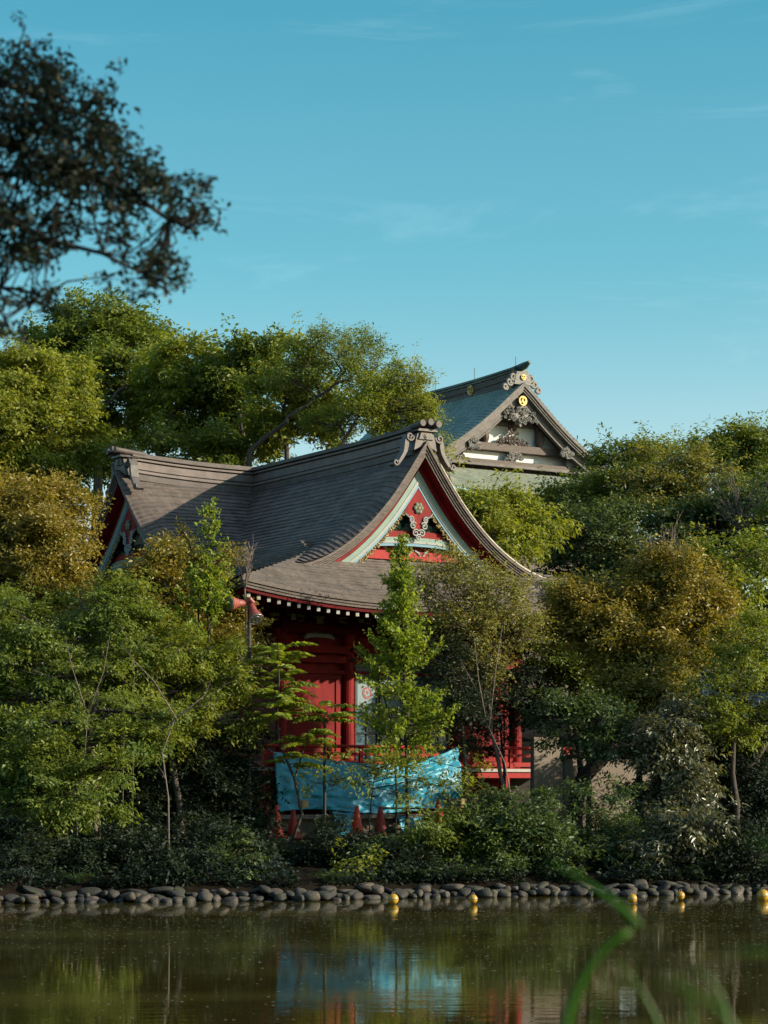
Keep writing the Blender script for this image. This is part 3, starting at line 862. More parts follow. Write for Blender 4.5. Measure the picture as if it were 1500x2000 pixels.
wm = bpy.data.materials.new('pond_water'); wm.use_nodes = True
t = wm.node_tree; b = t.nodes['Principled BSDF']
b.inputs['Base Color'].default_value = (.046, .038, .010, 1)
b.inputs['Roughness'].default_value = .035
b.inputs['IOR'].default_value = 1.33
tcn = t.nodes.new('ShaderNodeTexCoord')
def wnoise(sc, scale, det):
    mp_ = t.nodes.new('ShaderNodeMapping'); mp_.inputs['Scale'].default_value = sc
    n = t.nodes.new('ShaderNodeTexNoise'); n.inputs['Scale'].default_value = scale; n.inputs['Detail'].default_value = det
    t.links.new(tcn.outputs['Object'], mp_.inputs[0]); t.links.new(mp_.outputs[0], n.inputs['Vector'])
    return n
n1 = wnoise((.55, 1.5, 1), 3.2, 3)
n2 = wnoise((.12, .22, 1), 1.0, 2)
rm = t.nodes.new('ShaderNodeMapRange'); rm.inputs[1].default_value = .42; rm.inputs[2].default_value = .62; rm.inputs[3].default_value = .25; rm.inputs[4].default_value = 1
t.links.new(n2.outputs[0], rm.inputs[0])
mm = t.nodes.new('ShaderNodeMath'); mm.operation = 'MULTIPLY'
t.links.new(n1.outputs[0], mm.inputs[0]); t.links.new(rm.outputs[0], mm.inputs[1])
bp = t.nodes.new('ShaderNodeBump'); bp.inputs['Strength'].default_value = .32; bp.inputs['Distance'].default_value = .012
t.links.new(mm.outputs[0], bp.inputs['Height']); t.links.new(bp.outputs[0], b.inputs['Normal'])
m = MB(); m.sheet([[(x, y, 0) for x in np.linspace(-60, 60, 8)] for y in np.linspace(4.5, 52, 8)])
n3 = wnoise((.20, .42, 1), 1.0, 6)                     # patches of algae film
rf = t.nodes.new('ShaderNodeMapRange'); rf.inputs[1].default_value = .44; rf.inputs[2].default_value = .66; rf.inputs[3].default_value = .02; rf.inputs[4].default_value = .06
t.links.new(n3.outputs[0], rf.inputs[0]); t.links.new(rf.outputs[0], b.inputs['Roughness'])
rc = t.nodes.new('ShaderNodeValToRGB'); rc.color_ramp.elements[0].position = .44; rc.color_ramp.elements[0].color = (.030, .025, .006, 1); rc.color_ramp.elements[1].position = .66; rc.color_ramp.elements[1].color = (.060, .052, .012, 1)
t.links.new(n3.outputs[0], rc.inputs[0]); t.links.new(rc.outputs[0], b.inputs['Base Color'])
tag(m.build('pond_water', wm), kind='structure')

# floating flecks on the water: petals and scum
rng = np.random.default_rng(5)
m = MB()
for i in range(4200):
    y = 42.4 - abs(rng.normal(0, 1)) * 7 if rng.random() < .85 else rng.uniform(20, 41)
    x = rng.uniform(-.18, .18) * y
    if y > shore(x) - .1 or y < 15: continue
    r = rng.uniform(.008, .022); a = rng.uniform(0, 6.28)
    m.add([(x + r*math.cos(a+k*2.09)*1.2, y + r*math.sin(a+k*2.09)*1.5, .004) for k in range(3)], [(0, 1, 2)])
tag(m.build('floating_petals', mat('pale_fleck', (.22, .20, .13), .8, .4, 30)), 'small pale petals and specks drifting on the pond', 'petals', kind='stuff')

# ------------------------------------------------------------------ shore stones
def stone_mat(col):
    """bank stone: mottled, with moss patches and a wet band at the waterline"""
    m_ = mat('shore_stone', col, .8, .45, 4, bump=.6, bscale=11); t_ = m_.node_tree; b_ = t_.nodes['Principled BSDF']; lk = t_.links.new
    src = b_.inputs['Base Color'].links[0].from_socket
    ge = t_.nodes.new('ShaderNodeNewGeometry'); n_ = t_.nodes.new('ShaderNodeTexNoise'); n_.inputs['Scale'].default_value = 3.3; n_.inputs['Detail'].default_value = 7; n_.inputs['Roughness'].default_value = .7
    lk(ge.outputs['Position'], n_.inputs['Vector'])
    r_ = t_.nodes.new('ShaderNodeValToRGB'); r_.color_ramp.elements[0].position = .50; r_.color_ramp.elements[0].color = (0, 0, 0, 1); r_.color_ramp.elements[1].position = .62; r_.color_ramp.elements[1].color = (.85, .85, .85, 1)
    lk(n_.outputs[0], r_.inputs[0])
    x_ = t_.nodes.new('ShaderNodeMix'); x_.data_type = 'RGBA'; lk(r_.outputs[0], x_.inputs[0]); lk(src, x_.inputs[6]); x_.inputs[7].default_value = (.030, .036, .016, 1)
    sp = t_.nodes.new('ShaderNodeSeparateXYZ'); lk(ge.outputs['Position'], sp.inputs[0])
    w_ = t_.nodes.new('ShaderNodeMapRange'); w_.inputs[1].default_value = .02; w_.inputs[2].default_value = .07; w_.inputs[3].default_value = .40; w_.inputs[4].default_value = 1
    lk(sp.outputs['Z'], w_.inputs[0])
    y_ = t_.nodes.new('ShaderNodeMix'); y_.data_type = 'RGBA'; y_.blend_type = 'MULTIPLY'; y_.inputs[0].default_value = 1; lk(x_.outputs[2], y_.inputs[6]); lk(w_.outputs[0], y_.inputs[7])
    lk(y_.outputs[2], b_.inputs['Base Color'])
    v_ = t_.nodes.new('ShaderNodeMapRange'); v_.inputs[1].default_value = .02; v_.inputs[2].default_value = .07; v_.inputs[3].default_value = .3; v_.inputs[4].default_value = .8
    lk(sp.outputs['Z'], v_.inputs[0]); lk(v_.outputs[0], b_.inputs['Roughness'])
    return m_
stone_mats = [stone_mat((.046, .039, .034)), stone_mat((.078, .063, .052)), stone_mat((.027, .025, .024))]
protos = []
for k in range(9):
    bm = MB(); bm.ball((0, 0, 0), (1, 1, 1), 18, 12)
    v = np.array(bm.v); r_ = np.random.default_rng(40 + k)
    for q in range(5):
        d = r_.normal(size=3); d /= np.linalg.norm(d)
        v += (np.sin(v @ d * r_.uniform(1.2, 2.8) + r_.uniform(0, 6)) * .12)[:, None] * v
    v = np.sign(v) * np.abs(v) ** r_.uniform(.62, .9); v *= r_.uniform(.85, 1.15, 3)
    v = (v - (v.max(0) + v.min(0)) / 2) / ((v.max(0) - v.min(0)) / 2)
    bm.v = [tuple(p) for p in v]
    protos.append(bm)
stone_mesh = []
for k, bm in enumerate(protos):
    o = bm.build('stone', stone_mats[k % 3], smooth=True); stone_mesh.append(o.data); bpy.data.objects.remove(o)
n_st = 0
def stone(x, y, z, w, h, d, row):
    global n_st
    o = bpy.data.objects.new('shore_stone', stone_mesh[rng.integers(0, 9)]); COL.objects.link(o)
    o.location = (x, y, z); o.scale = (w / 2, d / 2, h / 2)
    o.rotation_euler = (rng.normal(0, .16), rng.normal(0, .22), rng.uniform(-.6, .6))
    tone = ('grey brown', 'warm tan', 'dark slate')[int(o.data.materials[0].name.split('.')[-1]) % 3 if '.' in o.data.materials[0].name else 0]
    px_ = 750 + FPX * x / y
    zone = ['at the far left end', 'below the leaning maple', 'below the pale left maple', 'below the tall thin sapling', 'left of the orange cones', 'below the orange cones', 'below the middle of the tarpaulin', 'beside the leftmost buoy', 'beside the second buoy', 'below the dense round bush', 'below the tan wall', 'beside the third buoy', 'beside the fourth buoy', 'at the far right end'][int(min(13, max(0, px_ / 108)))]
    size = 'small' if w < .27 else ('wide' if w > .42 else 'middling')
    label = '%s %s stone %s, %s' % (size, tone, ('at the waterline', 'on top of the edging', 'set back from the edge')[row], zone)
    tag(o, label, 'stone', 'rounded stones edging the pond'); n_st += 1
for row, (dy, z, lab, wmin, wmax) in enumerate(((0, .015, 'rounded grey brown stone at the waterline, one of the lower edging row', .13, .31), (.16, .10, 'rounded grey brown stone on top of the waterline row, below the shrubs', .12, .29), (.32, .16, 'flatter grey brown stone set behind the pond edge stones', .22, .46))):
    x = -8.2 + row * .13
    while x < 8.9:
        w = rng.uniform(wmin, wmax)
        y = float(shore(x + w / 2)) + dy + rng.normal(0, .04) - .05
        h = (.17, .125, .10)[row] * rng.uniform(.75, 1.3) * (.75 + w * 1.1)
        if not (row == 2 and rng.random() < .35):
            stone(x + w / 2, y, z + rng.normal(0, .035), w * rng.uniform(.95, 1.1), h, .36 * rng.uniform(.9, 1.2), row)
        x += w * .97

# ------------------------------------------------------------------ props round the hall
def hw(u, y, z=0):
    c, s_ = math.cos(R(32)), math.sin(R(32))
    return (.41 + u * c - y * s_, 53 + u * s_ + y * c, z)
from mathutils import noise as mnoise
# blue tarpaulin tied along the veranda
def tarp_mat():
    return mat('blue_tarp', (.030, .29, .44), .45, .34, 2.2, spec=.4, bump=.9, bscale=4.5)
TM = tarp_mat()
m = MB(); nU, nV = 120, 50
rows = []
U0, U1 = -3.97, .86
for j in range(nV + 1):
    row = []
    for i in range(nU + 1):
        s_ = i / nU; q = j / nV
        u = U0 + (U1 - U0) * s_
        top = float(np.interp(s_, [0, .2, .4, .6, .8, .93, 1], [2.83, 2.72, 2.61, 2.575, 2.66, 2.85, 3.0]))
        bot = 1.53 + .05 * math.sin(s_ * 9) + .10 * max(0, s_ - .8) * 5 * .6
        z = top + (bot - top) * q
        sag = math.sin(math.pi * s_)
        # swags running down from the two tied corners, plus cross creases
        nz_ = lambda x, y, k: mnoise.noise((x, y, k))
        wx = .35 * nz_(s_ * 2.0, q * 2.0, 3.1); 
        a1 = q + .75 * s_ + wx; a2 = q - .75 * s_ + wx
        f = .075 * (1 - abs(nz_(a1 * 3.2, s_ * 1.1, 1.0)) * 2.2) * (1 - .55 * s_) + .075 * (1 - abs(nz_(a2 * 3.4, s_ * 1.2, 7.0)) * 2.2) * (.35 + .65 * s_)
        f += .030 * (1 - abs(nz_(s_ * 16 + 3 * wx, q * 5, 5.0)) * 2) + .018 * nz_(s_ * 34, q * 14, 2.0)
        f *= .35 + .65 * min(1, 4 * q)
        row.append(hw(u, -1.0 - f - .16 * q - .05 * sag * q, z))
    rows.append(row)
m.sheet(rows)
tp = m.build('blue_tarp', TM, smooth=True)
so_ = tp.modifiers.new('thick', 'SOLIDIFY'); so_.thickness = .006
tag(tp, 'large creased blue tarpaulin hung across the front of the red veranda', 'tarpaulin')
m = MB()
for (a, c) in ((hw(-4.06, -.93, 2.93), hw(-3.97, -1.0, 2.84)), (hw(.95, -.9, 2.99), hw(.86, -1.0, 3.05))):
    m.tube([a, ((a[0]+c[0])/2, (a[1]+c[1])/2, (a[2]+c[2])/2 - .01), c], .008, 5)
m.build('tie_cord', MT['white'], tp)
for s_ in (.004, .33, .66, .996):
    u = U0 + (U1 - U0) * s_; zt_ = float(np.interp(s_, [0, .2, .4, .6, .8, .93, 1], [2.83, 2.72, 2.61, 2.575, 2.66, 2.85, 3.0])) - .05
    m = MB(); c_ = hw(u + (.03 if s_ < .5 else -.03), -1.06, zt_); m.tube([(c_[0] + .022 * math.cos(w), c_[1] - .01, c_[2] + .022 * math.sin(w)) for w in np.linspace(0, 2 * math.pi, 11)], .007, 5); m.build('eyelet', MT['steel'], tp)
# lower pieces of sheeting over the stone base
def small_tarp(u0, u1, zt, zb, y, label, seed):
    m = MB(); rg_ = random.Random(seed); ph = rg_.uniform(0, 6); rows = []
    for j in range(13):
        row = []
        for i in range(19):
            s_ = i / 18; q = j / 12
            row.append(hw(u0 + (u1 - u0) * s_ + .05 * q * math.sin(3 * q + ph), y - .03 - .10 * q - .03 * math.sin(14 * s_ + 5 * q + ph) * (.3 + q), zt + (zb - zt) * q + .02 * math.sin(8 * s_ + ph)))
        rows.append(row)
    m.sheet(rows); o = m.build('blue_sheet', TM, smooth=True)
    o.modifiers.new('thick', 'SOLIDIFY').thickness = .006
    tag(o, label, 'tarpaulin')
small_tarp(-2.85, -2.15, 1.52, 1.02, -1.62, 'crumpled blue sheet draped down the stone base beside the faded cone', 1)
small_tarp(-1.15, -.55, 1.40, 1.02, -1.62, 'small blue sheet hanging on the stone base between two red cones', 2)
small_tarp(.55, 2.6, 1.50, 1.28, -1.62, 'long blue strip of sheeting along the top of the stone base', 3)
# traffic cones
def cone(px, py, D, h, label, mt='cone', bar=False):
    p = P(px, py, D); z = float(p[2])
    r = empty('traffic_cone', (p[0], D, z), 0, label, 'traffic cone', 'traffic cones in front of the shrine')
    m = MB(); prof = [(.155, .03), (.15, .06), (.125, .18), (.095, .36), (.065, .54), (.042, .67), (.036, .70)]
    n = 20; k = h / .70
    vs = [(a * math.cos(2*math.pi*i/n), a * math.sin(2*math.pi*i/n), zz * k) for a, zz in prof for i in range(n)]
    fs = [(j*n+i, j*n+(i+1) % n, (j+1)*n+(i+1) % n, (j+1)*n+i) for j in range(len(prof)-1) for i in range(n)]
    m.add(vs, fs); m.build('cone_body', MT[mt], r, smooth=True)
    m = MB(); m.box((0, 0, .016), (.40, .40, .032)); m.build('cone_base', MT[mt], r, bevel=.01)
    m = MB(); m.tube([(0, 0, .70 * k), (0, 0, .72 * k)], [.045, .040], 14); m.build('cone_top', MT[mt], r)
cone(541, 1636, 48.3, .66, 'bright orange traffic cone, leftmost of the sunlit ones by the stone base')
cone(573, 1638, 48.6, .60, 'faded dark red traffic cone just right of the brightest orange cone', 'conedark')
cone(521, 1626, 48.6, .62, 'faded dark red traffic cone left of the brightest orange cone', 'conedark')
cone(697, 1630, 49.3, .60, 'orange traffic cone beside a blue sheet in the middle of the stone base')
cone(743, 1633, 49.6, .62, 'faded dark traffic cone to the right of the middle blue sheet', 'conedark')
cone(856, 1610, 51.0, .55, 'small orange traffic cone below the right end of the tarpaulin')
cone(902, 1612, 51.3, .55, 'small dark red traffic cone below the wooden block', 'conedark')
m = MB(); m.tube([P(744, 1578, 49.6), P(856, 1580, 50.9), P(904, 1579, 51.3), P(930, 1578, 51.6)], .022, 8)
tag(m.build('barrier_bar', MT['black']), 'thin dark barrier bar laid across the tops of the cones', 'barrier bar')
# blocks on the base
def block(px, py, D, w, h, mt, label):
    c = P(px, py, D); m = MB(); m.box((0, 0, h / 2), (w, .2, h)); m.box((0, -.09, h / 2), (w * .92, .03, h * .8))
    o = m.build('wood_block', MT[mt], bevel=.008); o.location = (c[0], c[1], float(c[2])); o.rotation_euler = (0, 0, R(32)); tag(o, label, 'block')
block(592, 1578, 48.25, .15, .16, 'timber', 'pale cut timber block standing below the left part of the tarpaulin')
block(902, 1577, 50.5, .18, .20, 'timber', 'brown timber block beside the grey block under the veranda')
block(880, 1577, 50.3, .22, .20, 'stone', 'grey stone block under the right end of the tarpaulin')

# floodlights on a pole
D = 46.6
b0 = P(487, 1640, D); top = P(487, 1180, D)
fl = empty('floodlight_pole', (b0[0], D, float(ground_z(b0[0], D))), 0, 'thin grey pole carrying two red conical floodlights at the left eave', 'floodlight')
gz = fl.location.z; H = float(top[2]) - gz
m = MB(); m.tube([(0, 0, 0), (0, 0, H)], .038, 10); m.build('pole', MT['bark'], fl)
m = MB(); m.tube([(-.16, 0, H - .02), (0, 0, H + .02), (.14, 0, H - .02)], .022, 8); m.tube([(-.05, .0, H + .06), (.02, -.02, H + .10), (.08, 0, H + .02)], .05, 8); m.build('cross_arm', MT['lampred'], fl)
def lamp(org, d, name):
    d = Vector(d).normalized(); o = Vector(org)
    m = MB(); m.tube([o, o + d * .08, o + d * .16, o + d * .30, o + d * .36], [.05, .075, .08, .135, .155], 18, caps=True)
    s_ = m.build('lamp_shade', MT['lampred'], fl, smooth=False)
    m = MB(); m.tube([o + d * .355, o + d * .372], .135, 18); m.build('lamp_glass', MT['lens'], s_)
    m = MB(); e = d.orthogonal().normalized(); f = d.cross(e)
    c = o + d * .385
    for rr_ in (.15, .08): m.tube([c + (e * math.cos(w) + f * math.sin(w)) * rr_ for w in np.linspace(0, 2*math.pi, 17)], .008, 5)
    for w in np.linspace(0, math.pi, 5)[:-1]: m.tube([c - (e * math.cos(w) + f * math.sin(w)) * .15, c + (e * math.cos(w) + f * math.sin(w)) * .15], .006, 4)
    m.build('lamp_guard', MT['steel'], s_)
lamp((-.10, 0, H + .02), (-.75, -.62, -.05), 'l'); lamp((.04, -.02, H - .02), (.30, -.55, -.80), 'r')

# buoys on a line
for px, py, r, lab in ((768, 1757, .095, 'yellow buoy floating off the middle of the stone edge, leftmost of the buoys'), (924, 1757, .08, 'duller yellow buoy floating below the dark bush, second from the left'),
                       (1235, 1756, .085, 'yellow buoy floating by the pale sunlit stones, third from the left'), (1329, 1750, .08, 'yellow buoy close to the stones, fourth from the left'), (1490, 1750, .115, 'largest yellow buoy at the far right end of the stone edge')):
    D = FPX * HC / (py + 9 - HOR); p = P(px, py, D)
    D = min(D, float(shore(p[0])) - .55); p = P(px, py, D)
    rt = empty('buoy', (p[0], D, .03), 0, lab, 'buoy', 'yellow buoys along the pond edge')
    m = MB(); m.ball((0, 0, .06), (r, r, r), 18, 12); m.build('float_ball', MT['buoy'], rt, smooth=True)
    m = MB(); m.tube([(q[0], 0, .06 + r + q[1]) for q in spiral(0, .01, .022, .022, 1, 0, 10)], .007, 5); m.tube([(r * 1.005 * math.cos(w), r * 1.005 * math.sin(w), .06) for w in np.linspace(0, 2*math.pi, 25)], .006, 5); m.build('rope_eye', MT['carvgrey'], rt)

# plastered wall pieces right of the hall
def annex(p0, p1, z0, z1, th, name, label, cat, cap=True):
    m = MB(); dx, dy = p1[0]-p0[0], p1[1]-p0[1]; ln = math.hypot(dx, dy); an = math.atan2(dy, dx); c = ((p0[0]+p1[0])/2, (p0[1]+p1[1])/2)
    r = empty(name, (c[0], c[1], z0), an, label, cat)
    m.box((0, 0, (z1-z0)/2), (ln, th, z1-z0)); m.build('wall_face', MT['beige'], r, bevel=.015)
    m = MB(); m.box((0, 0, .06), (ln + .04, th + .06, .12)); m.build('footing', MT['stone'], r)
    if cap:
        m = MB(); m.box((0, 0, z1 - z0 + .03), (ln + .08, th + .10, .06)); m.build('coping', MT['verge'], r)
annex((3.36, 52.3), (4.06, 52.6), .95, 3.2, .18, 'plaster_wall', 'tall pale plaster wall end right beside the red veranda', 'wall', False)
annex((4.08, 52.6), (6.2, 53.4), .95, 2.75, .18, 'boundary_wall', 'low tan plaster wall in dappled sun behind the leaning dark trunk', 'wall')

# grey-roofed outbuilding at the right
D = 58.0
c = P(1440, 1640, D)
ob = empty('outbuilding', (c[0], D, float(ground_z(c[0], D))), R(6), 'small building with blue grey metal roof behind the maple at the right', 'building')
gz = ob.location.z
zt = float(P(0, 1300, D)[2]) - gz; ze = float(P(0, 1392, D)[2]) - gz
m = MB(); m.box((0, 1.6, ze / 2 - .05), (3.6, 2.8, ze - .1)); m.build('wall', MT['beige'], ob)
m = MB()
for sg in (-1, 1):
    y0, y1 = (1.6, 1.6 + sg * 2.0)
    for k in range(5):
        a, e = k / 5, (k + 1) / 5
        za, zb = zt - .12 - (zt - ze) * a, zt - .12 - (zt - ze) * e
        m.sheet([[(x, y0 + (y1-y0)*a, za) for x in (-2.2, 0, 2.2)], [(x, y0 + (y1-y0)*e, zb + .03) for x in (-2.2, 0, 2.2)], [(x, y0 + (y1-y0)*e, zb) for x in (-2.2, 0, 2.2)]])
rf_ = m.build('roof', MT['slate'], ob)
m = MB(); m.box((0, 1.6, zt - .06), (4.4, .34, .14)); m.box((0, 1.6, zt - .20), (4.4, .5, .06)); m.build('roof_ridge', MT['slate'], rf_, bevel=.02)
m = MB(); m.box((-.6, .19, ze - .75), (.9, .06, .7)); w_ = m.build('window', MT['frame'], ob)
m = MB(); m.box((-.6, .155, ze - .75), (.78, .02, .58)); m.build('pane', MT['glassblue'], w_)
# ------------------------------------------------------------------ foliage
LM = dict(
    broad=leafmat('leaf_broad', (0.057, 0.105, 0.026), (0.136, 0.181, 0.036), (0.296, 0.305, 0.050), .45, .46),
    yellowgreen=leafmat('leaf_yellowgreen', (0.112, 0.158, 0.024), (0.207, 0.240, 0.036), (0.367, 0.352, 0.056), .5, .46),
    dark=leafmat('leaf_dark', (0.031, 0.063, 0.031), (0.066, 0.112, 0.043), (0.190, 0.211, 0.056), .45, .4),
    golden=leafmat('leaf_golden', (0.101, 0.114, 0.026), (0.207, 0.181, 0.033), (0.391, 0.264, 0.050), .40, .42, .45),
    olive=leafmat('leaf_olive', (0.101, 0.114, 0.033), (0.195, 0.193, 0.051), (0.355, 0.305, 0.081), .42, .42, .4),
    maple=leafmat('leaf_maple', (0.059, 0.117, 0.026), (0.148, 0.205, 0.036), (0.355, 0.352, 0.068), .45, .46, .45),
    bright=leafmat('leaf_bright', (0.112, 0.181, 0.019), (0.207, 0.275, 0.026), (0.355, 0.375, 0.056), .5, .5),
    shade=leafmat('leaf_shade', (0.007, 0.016, 0.014), (0.017, 0.031, 0.019), (0.061, 0.074, 0.026), .6, .28, .25),  # leaf colours darkened to carry the deep shade of the bank
    glossy=leafmat('leaf_glossy', (0.057, 0.066, 0.039), (0.118, 0.125, 0.071), (0.224, 0.211, 0.106), .34, .3, .55),
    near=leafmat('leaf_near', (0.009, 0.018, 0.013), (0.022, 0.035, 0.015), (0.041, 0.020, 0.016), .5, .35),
)
def unit(a): return a / np.maximum(1e-9, np.linalg.norm(a, axis=-1, keepdims=True))
def leaf_mesh(name, pos, d, nrm, Ln, Wd, tint, age, m, parent, off, fold=.18):
    """one folded rhombic leaf per row"""
    N = len(pos)
    d = unit(d); side = unit(np.cross(d, nrm)); up = np.cross(side, d)
    Ln = Ln[:, None]; Wd = Wd[:, None]
    v = np.empty((N, 4, 3), np.float32)
    mid = pos + d * Ln * .45
    v[:, 0] = pos; v[:, 2] = pos + d * Ln - up * Ln * .08
    v[:, 1] = mid + side * Wd * .5 + up * Wd * fold; v[:, 3] = mid - side * Wd * .5 + up * Wd * fold
    v -= np.array(off, np.float32)
    me = bpy.data.meshes.new(name)
    me.vertices.add(N * 4); me.vertices.foreach_set('co', v.ravel())
    base = (np.arange(N) * 4)[:, None]
    idx = (base + np.array([[0, 1, 2, 0, 2, 3]])).astype(np.int32)
    me.loops.add(N * 6); me.loops.foreach_set('vertex_index', idx.ravel())
    me.polygons.add(N * 2); me.polygons.foreach_set('loop_start', np.arange(N * 2, dtype=np.int32) * 3)
    me.materials.append(m)
    for nm, a in (('tint', tint), ('age', age)):
        at = me.attributes.new(nm, 'FLOAT', 'POINT'); at.data.foreach_set('value', np.repeat(np.clip(a, 0, 1), 4).astype(np.float32))
    me.update(); me.validate()
    o = bpy.data.objects.new(name, me); COL.objects.link(o); o.parent = parent
    return o

# per style: leaf length, width; leaves per m2 of face; clump size; twig length; flatness of a spray; droop; young share
STY = dict(
    broad=dict(L=.155, W=.078, dens=1500, cl=.62, tw=.50, flat=.55, droop=.15, age=.22, K=14),
    feather=dict(L=.15, W=.060, dens=1700, cl=.55, tw=.55, flat=.35, droop=.35, age=.30, K=16),
    layer=dict(L=.13, W=.062, dens=1600, cl=.60, tw=.60, flat=.22, droop=.30, age=.2, K=16),
    dome=dict(L=.090, W=.040, dens=4600, cl=.32, tw=.30, flat=.7, droop=.10, age=.34, K=14),
    maple=dict(L=.085, W=.036, dens=4200, cl=.34, tw=.42, flat=.16, droop=.28, age=.22, K=20),
    spire=dict(L=.080, W=.046, dens=4200, cl=.20, tw=.26, flat=.8, droop=-.1, age=.28, K=14),
    airy=dict(L=.075, W=.034, dens=2300, cl=.30, tw=.34, flat=.6, droop=.10, age=.25, K=11),
    bush=dict(L=.085, W=.040, dens=4600, cl=.28, tw=.28, flat=.5, droop=.2, age=.16, K=16),
    gloss=dict(L=.110, W=.042, dens=3600, cl=.28, tw=.30, flat=.5, droop=.55, age=.2, K=14),
)
ntree = [0]
def spray_leaves(rng, tips, dirs, st, lean_up):
    """leaves set alternately along each twig"""
    T = len(tips); K = st['K']
    t = (np.arange(K)[None, :] + rng.uniform(0, 1, (T, K))) / K
    ln = st['tw'] * rng.uniform(.55, 1.2, (T, 1))
    d = dirs[:, None, :]
    up = np.array([0, 0, 1.0])
    side = unit(np.cross(dirs, up + rng.normal(0, .25, (T, 3))))[:, None, :]
    sgn = np.where((np.arange(K) % 2) == 0, 1, -1)[None, :, None]
    pos = tips[:, None, :] + d * (t * ln)[..., None] + np.array([0, 0, -1.0]) * (st['droop'] * (t ** 2) * ln * .8)[..., None]
    pos = pos + side * sgn * (rng.uniform(0, .20, (T, K)) * ln * (1.1 - .6 * t))[..., None] * 1.6
    pos = pos + rng.normal(0, .035 + st['flat'] * st['tw'] * .16, (T, K, 3)) * np.array([1, 1, .35 + .65 * st['flat']])
    ld = unit(d * .55 + side * sgn * .85 + rng.normal(0, .35, (T, K, 3)) + np.array([0, 0, -1.0]) * (st['droop'] * .9 + .1))
    nr = unit(np.array([0, 0, 1.0]) * (1.05 - .8 * st['flat']) + rng.normal(0, .38 + .45 * st['flat'], (T, K, 3)) + d * .45)
    return pos.reshape(-1, 3), ld.reshape(-1, 3), nr.reshape(-1, 3), np.repeat(rng.uniform(0, 1, T), K), t.ravel()

